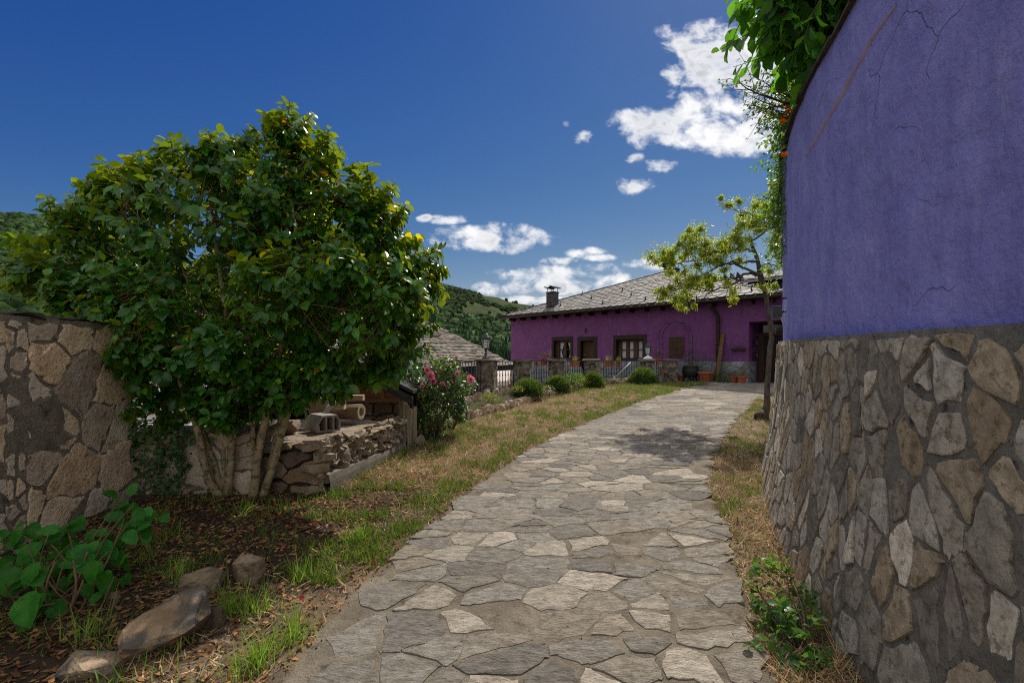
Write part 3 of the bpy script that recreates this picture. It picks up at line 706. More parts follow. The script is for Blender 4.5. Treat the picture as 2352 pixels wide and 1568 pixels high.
def facade(mb, zlo, zhi, out, sl=0, sr=HL, tint=(1, 1, 1)):
    ss = sorted({sl, sr, *[v for o, d in OPEN for v in o[:2] if sl < v < sr]}); zs = sorted({zlo, zhi, *[v for o, d in OPEN for v in o[2:] if zlo < v < zhi]})
    for a, b in zip(ss, ss[1:]):
        for c, d in zip(zs, zs[1:]):
            ms, mz = (a+b)/2, (c+d)/2
            if any(o[0] < ms < o[1] and o[2] < mz < o[3] for o, _ in OPEN): continue
            mb.add([hp(a, c, -out), hp(b, c, -out), hp(b, d, -out), hp(a, d, -out)], [(0, 1, 2, 3)], tint)
    for o, dd in OPEN:
        c, d = max(o[2], zlo), min(o[3], zhi)
        if d <= c: continue
        for (s_, fl) in ((o[0], 0), (o[1], 1)):
            q = [hp(s_, c, -out), hp(s_, c, dd), hp(s_, d, dd), hp(s_, d, -out)]; mb.add(q if fl else q[::-1], [(0, 1, 2, 3)], tint)
        if o[3] <= zhi: mb.add([hp(o[0], d, -out), hp(o[1], d, -out), hp(o[1], d, dd), hp(o[0], d, dd)], [(0, 1, 2, 3)], tint)
        if o[2] >= zlo: mb.add([hp(o[0], c, -out), hp(o[1], c, -out), hp(o[1], c, dd), hp(o[0], c, dd)], [(3, 2, 1, 0)], tint)
ZB = 1.535
wl = MB(); facade(wl, ZB, ZE+.1, 0)
for a, b in (((0, 0), (0, 7.2)), ((0, 7.2), (HL, 7.2)), ((HL, 7.2), (HL, 0))):
    wl.add([hp(a[0], -.6, a[1]), hp(b[0], -.6, b[1]), hp(b[0], ZE+.1, b[1]), hp(a[0], ZE+.1, a[1])], [(0, 1, 2, 3)])
wl.add([hp(O5[0], GZH, 1.1), hp(O5[1], GZH, 1.1), hp(O5[1], O5[3], 1.1), hp(O5[0], O5[3], 1.1)], [(0, 1, 2, 3)])
house_wall = wl.build('wall', M['magenta'], house, hb)
sb = MB(); facade(sb, -.6, ZB-.002, .03); 
sb.add([hp(0, ZB-.002, -.03), hp(HL, ZB-.002, -.03), hp(HL, ZB-.002, .0), hp(0, ZB-.002, .0)], [(0, 1, 2, 3)])
sbo = sb.build('stone_base', M['wallmortar'], house, hb)
ss_ = MB(); TB = [(1, 1, 1)]*4+[(.8, .84, .88)]*3+[(1.15, 1.15, 1.12)]*2+[(1.05, 1.0, .92)]
def hsurf(s, z): return hp(s, z, -.03), -HN
def hkeep(s, z): return not any(o[0]-.05 < s < o[1]+.05 and o[2] < z < o[3] for o, _ in OPEN)
stones(ss_, hsurf, 0, O5[0]-.01, .55, ZB-.01, .44, .30, .9, (.008, .02), (.008, .02), TB, hkeep, 0, .1, .02, .1, .12)
def rsurf(d, z): return hp(O5[0], z, d), HU
stones(ss_, rsurf, .0, .95, GZH, ZB-.01, .40, .22, .8, (.008, .02), (.008, .02), TB, None, 0, 0, .02, .1, .12)
ss_.build('facing_stones', M['bluestone'], sbo, hb)
# windows and doors
def bar(mb, s0, s1, z0, z1, d0, d1, col=(1, 1, 1)):
    mb.prism([(s0, z0), (s1, z0), (s1, z1), (s0, z1)], lambda u, v, d: hp(u, v, d), d0, d1, col)
def casement(o, fw, top, panes, name, wm, dframe, midz, curt, label=None):
    """outer timber surround, sash with panes, curtains; panes are (s0,s1,z0,z1)"""
    s0, s1, z0, z1 = o; mb = MB()
    bar(mb, s0, s0+fw, z0, z1, -.025, .16); bar(mb, s1-fw, s1, z0, z1, -.025, .16); bar(mb, s0+fw, s1-fw, z1-top, z1, -.03, .16); bar(mb, s0+fw, s1-fw, z0, z0+.06, -.03, .16)
    fo = mb.build(name, wm, house, hb)
    if label: fo['label'] = label
    sa = MB(); ed = sorted({p[0] for p in panes} | {p[1] for p in panes})
    b0, b1 = min(p[2] for p in panes), max(p[3] for p in panes); xs = [s0+fw+.003]+ed+[s1-fw-.003]
    for i in range(0, len(xs), 2): bar(sa, xs[i], xs[i+1], z0+.061, z1-top-.003, .17, .23)
    for p in panes: 
        bar(sa, p[0], p[1], z0+.061, b0, .171, .229); bar(sa, p[0], p[1], b1, z1-top-.003, .171, .229)
        if midz: bar(sa, p[0], p[1], midz-.018, midz+.018, .185, .215)
    sa.build('sash', M['shutter'], fo, hb)
    gl = MB(); cu = MB()
    for k, p in enumerate(panes): 
        gl.add([hp(p[0], b0, .30), hp(p[1], b0, .30), hp(p[1], b1, .30), hp(p[0], b1, .30)], [(0, 1, 2, 3)])
        n = 16; prof = []
        for i in range(n+1):
            z = b0+(b1-b0)*i/n; u = i/n
            f = 1.0 if curt == 'full' else .30+.62*abs((u-.34)/.66)**1.3 if u > .34 else .30+.5*(1-u/.34)**1.2*.6
            prof.append((z, f))
        m = 10
        for i in range(n+1):
            for j in range(m+1):
                wd = (p[1]-p[0])*prof[i][1]; l = p[0] if (k % 2 == 0 or curt == 'full') else p[1]-wd
                cu.v.append(hp(l+wd*j/m, prof[i][0], .26+.012*math.sin(j*2.2+k)))
        b = len(cu.v)-(n+1)*(m+1)
        for i in range(n):
            for j in range(m): a = b+i*(m+1)+j; cu.f.append((a, a+1, a+m+2, a+m+1)); cu.c.append((1, 1, 1)); cu.sm.append(True)
    gl.build('pane', M['glassdark'], fo, hb); cu.build('curtain', M['white'], fo, hb)
    return fo
pz = lambda x0, y0, x1, y1: (hs(x0, y0, .2)[0], hs(x1, y1, .2)[0], hs(x0, y1, .2)[1], hs(x0, y0, .2)[1])
casement(O1, .10, .16, [pz(1285.5, 786.5, 1296.5, 821), pz(1301.5, 786.5, 1310.5, 821)], 'window', M['darkwood'], 0, hs(1290, 802.7, .2)[1], 'tied', 'small window with tied back white curtains')
casement(O3, .13, .18, [pz(1428, 784.5, 1438.5, 821.5), pz(1444.5, 784.5, 1455.5, 821.5), pz(1465, 784.5, 1476, 821.5)], 'window', M['darkwood'], 0, hs(1450, 802.5, .2)[1], 'full', 'wide three light window with closed white curtains')
mb = MB(); fw = .16; s0, s1, z0, z1 = O2
bar(mb, s0, s0+fw, z0, z1, -.025, .12); bar(mb, s1-fw, s1, z0, z1, -.025, .12); bar(mb, s0+fw, s1-fw, z1-.17, z1, -.03, .12)
d_ = mb.build('door', M['darkwood'], house, hb); d_['label'] = 'brown plank door between the windows'
mb = MB(); n = 6
for i in range(n): a = s0+fw+(s1-s0-2*fw)*i/n; b = s0+fw+(s1-s0-2*fw)*(i+1)/n-.008; bar(mb, a, b, z0, z1-.175, .20+.004*(i % 2), .25)
mb.build('door_leaf', M['shutter'], d_, hb)
mb = MB(); p = hp(s0+fw+.07, GZH+1.0, .19); mb.tube([p, p-HN*.06, p-HN*.06+HU*.1], .014, 6); mb.build('handle', M['greymetal'], d_, hb)
mb = MB(); s0, s1, z0, z1 = O4
for i in range(6): a = s0+(s1-s0)*i/6; bar(mb, a+.002, a+(s1-s0)/6-.006, z0+.002, z1-.002, -.028+.004*(i % 2), .02)
for zz in (z0+.12, (z0+z1)/2, z1-.12): bar(mb, s0+.03, s1-.03, zz-.035, zz+.035, -.045, -.03)
for a in (s0-.03, s1): bar(mb, a, a+.03, z0-.03, z1+.03, -.035, .02)
bar(mb, s0, s1, z1, z1+.03, -.034, .02); bar(mb, s0, s1, z0-.03, z0, -.034, .02)
mb.build('shutter', M['shutter'], house, hb)
# porch door
mb = MB(); q0 = hs(1743, 760, 1.0)[0]; q1 = O5[1]-.02; zt = O5[3]
bar(mb, q0, q0+.16, GZH, zt-.45, .98, 1.09); bar(mb, q0-.12, q1, zt-.45, zt-.33, .95, 1.09)
pd = mb.build('door', M['shutter'], house, hb); pd['label'] = 'tall dark entrance door inside the porch recess'
mb = MB()
for i in range(7): a = q0+.16+(q1-q0-.16)*i/7; bar(mb, a, a+(q1-q0-.16)/7-.008, GZH+.01, zt-.46, 1.03+.004*(i % 2), 1.085)
mb.build('door_leaf', M['darkwood'], pd, hb)
mb = MB(); bar(mb, q0, q1, zt-.325, zt-.02, 1.02, 1.08); mb.build('transom_pane', M['glassdark'], pd, hb)
# roof: hipped pyramid
Ap = Vector(((1528-1176)/F*21, 21, EYE+200/F*21)); OV = .5
eL, eR = hp(-.2, ZE, -OV), hp(11.75, ZE, -OV); bL, bR = hp(-.2, ZE, 7.7), hp(11.75, ZE, 7.7)
rf = MB()
low = [v+Vector((0, 0, -.10)) for v in (eL, eR, bR, bL)]
rf.add([eL, eR, bR, bL, Ap]+low, [(0, 1, 4), (1, 2, 4), (2, 3, 4), (3, 0, 4), (5, 6, 1, 0), (6, 7, 2, 1), (7, 8, 3, 2), (8, 5, 0, 3), (8, 7, 6, 5)], (.5, .5, .5))
roof = rf.build('roof', M['dark'], house, hb)
E1 = HU; A0 = (Ap-eL).dot(HU); foot = eL+HU*A0; E2 = (Ap-foot); SLH = E2.length; E2.normalize(); EN = E1.cross(E2); EN = EN if EN.z > 0 else -EN; W = (eR-eL).length
sl = MB(); ex = .215; r = 0
while r*ex < SLH-.05:
    h0 = r*ex; h1 = min(h0+ex*1.7, SLH); lo = A0*h0/SLH; hi = W-(W-A0)*h0/SLH
    x = lo-R.uniform(0, .3)
    while x < hi:
        wd = .31+R.uniform(-.03, .03); a, b = max(x, lo-.02), min(x+wd-.022, hi+.02)
        if b-a > .05:
            k = .06; j = R.uniform(-.012, .012)
            pts = [(a, h0+k), (a+.28*(b-a), h0-.0+j), (b-.28*(b-a), h0-.01+j), (b, h0+k), (b, h1), (a, h1)]
            vs = []
            lift = R.uniform(.03, .048)
            for (u, v) in pts: 
                l = lift if v < h0+ex else .004
                vs.append(eL+E1*u+E2*(v-.03)+EN*(l+.006))
            vs += [v-EN*.016 for v in vs[:4]]
            c = R.choice([.82, .9, .95, 1, 1.05, 1.1, 1.18]); w_ = R.uniform(.96, 1.04)
            sl.add(vs, [(0, 1, 2, 3, 4, 5), (6, 7, 1, 0), (7, 8, 2, 1), (8, 9, 3, 2)], (c*w_, c, c/w_))
        x += wd
    r += 1
sl.build('slates', M['slate'], roof, hb)
rc = MB()
for k in range(26):       # ridge slates on the right hip, standing up a little like teeth
    t = k/26; p = Ap.lerp(eR, t); q = Ap.lerp(eR, t+.045)
    rc.add([p+EN*.03-E2*.1, q+EN*.03-E2*.1, q+Vector((0, 0, .10)), p+Vector((0, 0, .02))], [(0, 1, 2, 3)], (1, 1, 1))
    rc.add([p+EN*.03+HU*.1, q+EN*.03+HU*.1, q+Vector((0, 0, .10)), p+Vector((0, 0, .02))], [(0, 1, 2, 3)], (1, 1, 1))
for k in range(30):
    t = k/30; p = eL.lerp(Ap, t); q = eL.lerp(Ap, t+.04)
    rc.box((p+q)/2+Vector((0, 0, .03)), ((q-p).length, .16, .03), (q-p).to_track_quat('X', 'Z').to_matrix(), (1, 1, 1))
rc.build('hip_slate', M['dark'], roof, hb)
def on_roof(px, py):
    a = Vector(((px-1176)/F, 1, -(py-825)/F)); o_ = Vector((0, 0, EYE)); t = (eL-o_).dot(EN)/a.dot(EN); return o_+a*t
for (px, py) in ((1208, 712), (1288, 704), (1338, 677), (1359, 688), (1385, 698), (1430, 669), (1450, 680), (1483, 690), (1510, 704 - 16), (1551, 667), (1575, 680), (1600, 690), (1726, 670)):
    p = on_roof(px, py); mb = MB(); up = Vector((0, 0, 1))
    mb.box(p+EN*.03+up*.06, (.025, .035, .17), None); mb.box(p+EN*.05-E2*.05, (.03, .14, .025), Matrix((E1, E2, EN)).transposed())
    mb.prism([(-.06, 0), (.06, 0), (0, .14)], lambda u, v, d: p+HU*u+up*v-HN*d, .0, .02); mb.build('snow_hook', M['iron'], roof, hb)
# gutter, rafters, downpipe
gu = MB(); gu.tube([eL+Vector((0, 0, -.09))-HN*.06, eR+Vector((0, 0, -.09))-HN*.06], .055, 8); gu.build('gutter', M['darkwood'], house, hb)
for i in range(19):
    s = .3+i*.62; mb = MB(); mb.prism([(-.03, ZE-.25), (.03, ZE-.25), (.03, ZE-.10), (-.03, ZE-.10)], lambda u, v, d: hp(s+u, v-(d+.4)*.0, d), -.43, .0); mb.build('rafter_tail', M['darkwood'], house, hb)
dps = hs(1651, 760)[0]; mb = MB()
mb.tube([hp(dps-.18, ZE-.13, -.46), hp(dps-.16, ZE-.28, -.36), hp(dps, ZE-.55, -.13), hp(dps, ZE-.8, -.12), hp(dps, 2.2, -.12), hp(dps, GZH+.02, -.12)], .065, 10)
for zz in (1.2, 2.1, 2.9): mb.tube([hp(dps, zz, -.12), hp(dps, zz+.05, -.12)], .08, 10)
mb.build('downpipe', M['darkwood'], house, hb)
# chimneys
def chimney(c, wd, z0, z1, flat, mt):
    mb = MB(); rot = Matrix.Rotation(math.atan2(HU.y, HU.x), 3, 'Z')
    mb.box((c.x, c.y, (z0+z1)/2), (wd, wd, z1-z0), rot, jit=.01)
    mb.box((c.x, c.y, z1-.03), (wd+.06, wd+.06, .05), rot)
    mb.box((c.x, c.y, z0+.32), (wd+.02, wd*1.35, .03), rot)
    o = mb.build('chimney', mt, roof, hb)
    # the roof carries the chimney; its cap is kept with it in one mesh below
    cp = MB()
    for a in (-1, 1):
        for b in (-1, 1): 
            p = c+HU*a*wd*.42+HN*b*wd*.42; cp.tube([(p.x, p.y, z1), (p.x, p.y, z1+.17)], .014, 5)
    if flat:
        n = 10
        for i in range(n):
            u0, u1 = -.68+1.36*i/n, -.68+1.36*(i+1)/n; f = lambda u: .045*math.sin(u*7+.6)+.02
            vs = [c+HU*u*wd*1.15+HN*v*wd*.6+Vector((0, 0, z1+.17+f(u)-c.z)) for u, v in ((u0, -1), (u1, -1), (u1, 1), (u0, 1))]
            cp.add(vs+[v+Vector((0, 0, .035)) for v in vs], [(3, 2, 1, 0), (4, 5, 6, 7), (0, 1, 5, 4), (1, 2, 6, 5), (2, 3, 7, 6), (3, 0, 4, 7)])
    else:
        for sg in (-1, 1):
            vs = [c+HU*sg*wd*.85+HN*v*wd*.7+Vector((0, 0, z1+.12-c.z)) for v in (-1, 1)]+[c+HN*v*wd*.7+Vector((0, 0, z1+.42-c.z)) for v in (1, -1)]
            cp.add(vs+[v+Vector((0, 0, .04)) for v in vs], [(3, 2, 1, 0), (4, 5, 6, 7), (0, 1, 5, 4), (1, 2, 6, 5), (2, 3, 7, 6), (3, 0, 4, 7)])
    cp.build('chimney_cap', M['dark'], roof, hb); return o
M['chim'] = mat('chimney_slate', (.03, .03, .032), (.10, .095, .09), 9, .85, .7, 30, spots=(.22, .2, .17), spscale=7, splo=.6, sphi=.68)
pc = on_roof(1266, 706); zc = EYE+(825-670)/F*pc.y
chimney(pc+HN*.1, .40, pc.z-.3, zc, True, M['chim'])
pc = Vector(((1543-1176)/F*22.2, 22.2, 5)); chimney(pc, .55, 5.0, EYE+(825-617)/F*22.2, False, M['dark'])
# higher wing behind, at the right
wg = MB(); a0 = hs(1694, 650, 2.6)[0]; za = hs(1760, 641, 2.6)[1]
wg.add([hp(a0, 3.2, 2.6), hp(16, 3.2, 2.6), hp(16, za, 2.6), hp(a0, za-.05, 2.6), hp(a0, 3.2, 7), hp(16, 3.2, 7), hp(16, za, 7), hp(a0, za-.05, 7)], [(0, 1, 2, 3), (4, 0, 3, 7), (1, 5, 6, 2), (5, 4, 7, 6)])
wg.build('wing_wall', M['dark'], house, hb)
wr = MB(); zt = za+.55
vs = [hp(a0-.5, za-.02, 2.2), hp(16, za+.02, 2.2), hp(16, zt+.1, 4.6), hp(a0-.5, zt-.05, 4.6)]
wr.add(vs+[v-Vector((0, 0, .09)) for v in vs], [(0, 1, 2, 3), (7, 6, 5, 4), (0, 4, 5, 1), (1, 5, 6, 2), (2, 6, 7, 3), (3, 7, 4, 0)], (1, 1, 1))
for i in range(5):
    for k in range(18):
        c = R.uniform(.75, 1.25); u0 = a0-.5+k*.42+(i % 2)*.2; v0 = i/5; v1 = (i+1.2)/5
        q = [hp(u0, za+(zt-za)*v0+.03, 2.2+2.4*v0), hp(u0+.4, za+(zt-za)*v0+.03, 2.2+2.4*v0), hp(u0+.4, za+(zt-za)*v1+.015, 2.2+2.4*v1), hp(u0, za+(zt-za)*v1+.015, 2.2+2.4*v1)]
        wr.add(q, [(0, 1, 2, 3)], (c, c, c))
wr.build('wing_roof', M['slate'], house, hb)
tm = MB()
for (px, py) in ((1657, 636), (1669, 635), (1684, 633), (1699, 631)):
    s, z = hs(px, py, 2.4); tm.prism([(-.12, -.12), (.16, -.16), (-.08, .12)], lambda u, v, d: hp(s+u, z+v, d), 2.3, 2.5)
tm.build('crest_slate', M['dark'], house, hb)
# star shaped ornament above the door, faint
mb = MB(); s, z = hs(1421.5, 760); s, z = hs(1345.8, 759)
mb.prism([( (.10 if k % 2 == 0 else .035)*math.cos(math.pi*k/6), (.12 if k % 2 == 0 else .04)*math.sin(math.pi*k/6)) for k in range(12)], lambda u, v, d: hp(s+u, z+v, d), -.02, .0)
mb.build('wall_ornament', M['magenta2'] if 'magenta2' in M else M['darkwood'], house, hb)
# ---- things that stand or hang by the house
mb = MB(); s, z = hs(1800, 718, -.25)
hoop = thing('basketball_hoop', hp(s, 2.6, -.2), 'black basketball backboard with red rim fixed to the purple house wall', 'basketball hoop', None); bb = tuple(hoop.location)
s0, z1 = hs(1772.5, 703, -.3); z0 = hs(1772.5, 733, -.3)[1]; s1 = s0+1.0
bar(mb, s0, s1, z0, z1, -.30, -.27); bar(mb, (s0+s1)/2-.05, (s0+s1)/2+.05, z0+.1, z1-.1, -.27, .0); mb.build('backboard', M['iron'], hoop, bb)
M['bluewhite'] = mat('border_paint', (.16, .2, .28), (.2, .25, .33), 5, .6, 0)
mb = MB(); t = .014
for (a, b, c, d) in ((s0, s1, z1-t, z1), (s0, s1, z0, z0+t), (s0, s0+t, z0+t, z1-t), (s1-t, s1, z0+t, z1-t)): bar(mb, a, b, c, d, -.306, -.30)
mb.build('border', M['bluewhite'], hoop, bb)
mb = MB(); cx, cz = (s0+s1)/2, z0+.02
mb.tube([hp(cx+.22*math.cos(a*math.pi/10), cz, -.53+.22*math.sin(a*math.pi/10)) for a in range(21)], .012, 6); mb.build('rim', M['petalmat'] if 'petalmat' in M else M['terra'], hoop, bb)
mb = MB()
for a in range(12):
    for sg in (-.6, .6): mb.tube([hp(cx+.21*math.cos(a*math.pi/6), cz, -.53+.21*math.sin(a*math.pi/6)), hp(cx+.13*math.cos(a*math.pi/6+sg), cz-.32, -.53+.13*math.sin(a*math.pi/6+sg))], .005, 4)
mb.build('net', M['greymetal'], hoop, bb)
# garden arch
ga = thing('garden_arch', hp(hs(1555, 830)[0], GZH, -.4), 'thin black iron garden arch around the brown shutter of the purple house', 'garden arch'); ab = tuple(ga.location)
mb = MB(); aL, aR = hs(1519, 800, -.35)[0], hs(1588, 800, -.35)[0]; zt = hs(1555, 739, -.35)[1]; rr = (aR-aL)/2
for dep in (-.25, -.6):
    mb.tube([hp(aL, GZH, dep), hp(aL+.02, zt-rr*1.05, dep)]+[hp((aL+aR)/2-rr*math.cos(k*math.pi/14), zt-rr*1.05+rr*1.05*math.sin(k*math.pi/14), dep) for k in range(15)]+[hp(aR, zt-rr*1.05, dep), hp(aR, GZH, dep)], .012, 5)
mb.build('hoop', M['iron'], ga, ab)
mb = MB()
for zz in np.arange(GZH+.3, zt-rr, .36):
    for a in (aL, aR): mb = MB(); mb.tube([hp(a, zz, -.25), hp(a, zz, -.6)], .009, 4); mb.build('rung', M['iron'], ga, ab)
for k in (2, 5, 9, 12): 
    u, v = (aL+aR)/2-rr*math.cos(k*math.pi/14), zt-rr*1.05+rr*1.05*math.sin(k*math.pi/14); mb = MB(); mb.tube([hp(u, v, -.25), hp(u, v, -.6)], .009, 4); mb.build('rung', M['iron'], ga, ab)
def sprig_leaves(name, cs, n, ln, m, parent, base, droop=.2, wid=.5, tints=(.7, 1.3), up=.3):
    """n leaves around the given centres (point, radius)"""
    tv = [(0, 0, 0), (-wid*.42, .35, .05), (0, .4, -.02), (wid*.42, .35, .05), (-wid*.36, .7, .03), (0, .72, -.03), (wid*.36, .7, .03), (0, 1, -.06)]
    tf = [(0, 2, 1), (0, 3, 2), (1, 2, 5, 4), (2, 3, 6, 5), (4, 5, 7), (5, 6, 7)]
    wts = np.array([c[1]**2 for c in cs]); idx = NR.choice(len(cs), n, p=wts/wts.sum())
    C = np.array([tuple(c[0]) for c in cs])[idx]; rad = np.array([c[1] for c in cs])[idx]
    d = NR.normal(0, 1, (n, 3)); d /= np.linalg.norm(d, axis=1, keepdims=True)
    p = C+d*(rad*NR.uniform(.35, 1.0, n)**.5)[:, None]
    dr = d+NR.normal(0, .5, (n, 3)); dr[:, 2] -= droop
    no = NR.normal(0, .45, (n, 3))+d*.3; no[:, 2] += up+.5
    k = NR.uniform(*tints, (n, 1))
    return inst(name, tv, tf, frames(dr, no), p, ln*NR.uniform(.6, 1.25, n), np.hstack([k*NR.uniform(.8, 1.25, (n, 1)), k, k*NR.uniform(.8, 1.1, (n, 1))]), m, parent, base)
pl_ = thing('climbing_rose', hp(aR, GZH, -.3), 'bare dark climbing plant trained up the right leg of the garden arch', 'plant'); bb = tuple(pl_.location)
mb = MB()
for k in range(7):
    z = GZH; pts = []
    u = aR+R.uniform(-.1, .1); hmax = R.uniform(.5, 1.5)
    while z < GZH+hmax: pts.append(hp(u, z, -.3-R.uniform(0, .2))); z += .1; u += R.uniform(-.06, .08)
    mb.tube(pts, [.014*(1-i/len(pts)*.7) for i in range(len(pts))], 4)
mb.tube([hp(aR, 1.55, -.3), hp(aR+.35, 1.72, -.25), hp(aR+.8, 1.6, -.2), hp(aR+1.1, 1.66, -.2)], .008, 4); mb.build('stem', M['twig'], pl_, bb)
sprig_leaves('leaves', [(hp(aR+.05, 1.3+.2*k, -.35), .2) for k in range(5)]+[(hp(aR+.5, 1.65, -.25), .15)], 130, .05, M['ivy'], pl_, bb)
# flower pots along the house foot and leaning poles
def pot_profile(r, h): return [(r*.68, 0), (r*.72, .02), (r*.93, h*.82), (r*.94, h*.83), (r*1.08, h*.84), (r*1.08, h), (r*.96, h), (r*.9, h*.8), (.01, h*.78)]
def round_pot(loc, r, h, label, plant, plabel, col='terra', n=90, ln=.09, pr_=1.2, group=None, pm='lightleaf', cat='flower pot', pname='potted_plant'):
    t = thing('flower_pot', loc, label, cat, group); mb = MB(); mb.lathe(pot_profile(r, h), loc, 14); mb.build('pot', M[col], t, loc)
    mb = MB(); mb.lathe([(r*.9, h*.86), (r*.5, h*.9), (.01, h*.9)], loc, 12); mb.build('soil', M['soil'], t, loc)
    if plant:
        l2 = Vector(loc)+Vector((0, 0, h*.85)); e = thing(pname, l2, plabel, 'plant')
        mb = MB()
        for k in range(8): mb.tube([l2, l2+Vector((R.uniform(-.6, .6)*r, R.uniform(-.6, .6)*r, r*.6)), l2+Vector((R.uniform(-1, 1)*r*pr_, R.uniform(-1, 1)*r*pr_, r*R.uniform(.8, 1.6)*pr_))], .006, 4)
        mb.build('stem', M['twig'], e, tuple(l2))
        sprig_leaves('leaves', [(l2+Vector((0, 0, r*.8*pr_)), r*pr_)], n, ln, M[pm], e, tuple(l2))
    return t
def foot(px, dep): s, _ = hs(px, 870, dep); return hp(s, GZH, dep)
GP = 'terracotta pots along the house foot'
round_pot(foot(1622, -.5), .27, .36, 'wide terracotta planter at the house foot between the black cauldron and leaning poles', True, 'small green plant in the wide terracotta planter left of the leaning poles', n=60, ln=.08, pr_=.6, group=GP)
round_pot(foot(1684.5, -.5), .15, .24, 'terracotta pot at the house foot touching the low round bush', True, 'thin pale plant in the pot beside the low round bush', n=40, ln=.07, pr_=.9, group=GP)
round_pot(foot(1703, -.55), .16, .25, 'terracotta pot at the house foot nearest the porch recess', True, 'leafy plant in the pot nearest the porch recess', n=60, ln=.07, pr_=1.0, group=GP)
round_pot(foot(1562, -.45), .13, .22, 'small shaded terracotta pot tucked just right of the last stone pillar', False, '', group=GP)
cl = foot(1586, -.45); t = thing('cauldron', cl, 'black three legged cauldron used as a planter under the garden arch', 'cauldron'); mb = MB()
mb.lathe([(.05, .14), (.2, .16), (.28, .28), (.29, .42), (.25, .54), (.27, .57), (.25, .57), (.22, .5), (.01, .5)], cl, 16); mb.build('bowl', M['iron'], t, tuple(cl))
for k in range(3): 
    a = k*2.1+.3; mb = MB(); mb.tube([cl+Vector((.2*math.cos(a), .2*math.sin(a), .24)), cl+Vector((.26*math.cos(a), .26*math.sin(a), 0))], [.03, .02], 6); mb.build('leg', M['iron'], t, tuple(cl))
e = thing('potted_plant', cl+Vector((0, 0, .5)), 'loose grey green plant growing in the black cauldron', 'plant'); sprig_leaves('leaves', [(cl+Vector((0, 0, .7)), .28), (cl+Vector((.2, -.1, .75)), .2)], 170, .07, M['ivy'], e, tuple(e.location), tints=(1.2, 2.2))
mb = MB(); mb.tube([cl+Vector((0, 0, .5)), cl+Vector((.05, 0, .75))], .012, 5); mb.build('stem', M['twig'], e, tuple(e.location))
bl = foot(1661, -.55); e = thing('low_shrub', bl, 'low dark green shrub at the house foot right of the downpipe', 'shrub')
sprig_leaves('leaves', [(bl+HU*(-.25)+Vector((0, 0, .18)), .22), (bl+Vector((0, 0, .24)), .28), (bl+HU*.28+Vector((0, 0, .18)), .22)], 520, .06, M['ivy'], e, tuple(bl), tints=(.8, 1.6))
mb = MB(); [mb.tube([bl, bl+Vector((R.uniform(-.2, .2), R.uniform(-.2, .2), .3))], .008, 4) for k in range(8)]; mb.build('stem', M['twig'], e, tuple(bl))
for k, (px, lbl, ht, mt, dx) in enumerate(((1640, 'thin dark pole leaning on the house wall left of the downpipe', 1.35, 'iron', .06), (1645.5, 'grey weathered plank leaning on the house wall against the downpipe', 1.75, 'wood', .10))):
    b = foot(px, -.42); mb = MB(); top = b+HU*dx+HN*.38+Vector((0, 0, ht))
    if k == 0: mb.tube([b, top], .022, 6)
    else:
        d = (top-b).normalized(); x = HU; y = d.cross(x).normalized(); mb.box((b+top)/2, (.13, .025, ht), Matrix((x, y, d)).transposed(), (.7, .7, .7), jit=.006)
    tag(mb.build('leaning_pole' if k == 0 else 'leaning_plank', M[mt], None, tuple(b)), lbl, 'pole' if k == 0 else 'plank')
s, z = hs(1697, 800); c = hp(s, z, -.08); e = thing('wall_planter', c, 'small wall planter with trailing green sprig on the purple house wall beside the porch', 'planter')
mb = MB(); mb.box(c+Vector((0, 0, -.03)), (.45, .10, .06), Matrix.Rotation(math.atan2(HU.y, HU.x), 3, 'Z')); mb.build('tray', M['darkwood'], e, tuple(c)); sprig_leaves('leaves', [(c+HU*q+Vector((0, 0, .02)), .08) for q in (-.2, -.1, 0, .1, .22)], 60, .06, M['lightleaf'], e, tuple(c))
for k, (py, lbl) in enumerate(((785, 'upper of two dark lanterns hung in the porch recess'), (814, 'lower of two dark lanterns hung in the porch recess'))):
    z = hs(1731, py, .45)[1]; c = hp(O5[0]+.01, z, .45); e = thing('wall_lantern', c, lbl, 'lantern')
    mb = MB(); mb.tube([c, c+HU*.10+Vector((0, 0, .12)), c+HU*.14+Vector((0, 0, .05))], .01, 5); mb.build('bracket', M['iron'], e, tuple(c))
    mb = MB(); mb.lathe([(.01, .06), (.06, .02), (.065, -.12), (.05, -.14), (.01, -.15)], c+HU*.14, 8); mb.build('lamp', M['iron'], e, tuple(c))
# ================================================================== LOWER HOUSE, POOL TERRACE
lh = thing('neighbour_house', (-4, 14, -1), 'old house below the garden, showing its worn slate roof beyond the railings', 'house'); lhb = tuple(lh.location)
rT, rB = P(1003, 750, 17.2), P(1172, 833, 14.4)
ev = Vector((-2.5, -2.71, 0)).normalized(); ev = Vector((-.72, -.69, -.02)).normalized()
dn = (rB-rT); SL2 = dn.length; dn.normalize(); n2 = dn.cross(ev); n2 = n2 if n2.z > 0 else -n2
c = [rT-dn*1.2, rB+dn*.25, rB+dn*.25+ev*7.5, rT-dn*1.2+ev*7.5]
mb = MB(); mb.add(c+[v-Vector((0, 0, .14)) for v in c], [(0, 1, 2, 3), (7, 6, 5, 4), (0, 4, 5, 1), (1, 5, 6, 2), (2, 6, 7, 3), (3, 7, 4, 0)], (.45, .45, .45))
ro = mb.build('roof', M['dark'], lh, lhb)
sl = MB(); ex = .15; TOT = SL2+1.45; r = 0
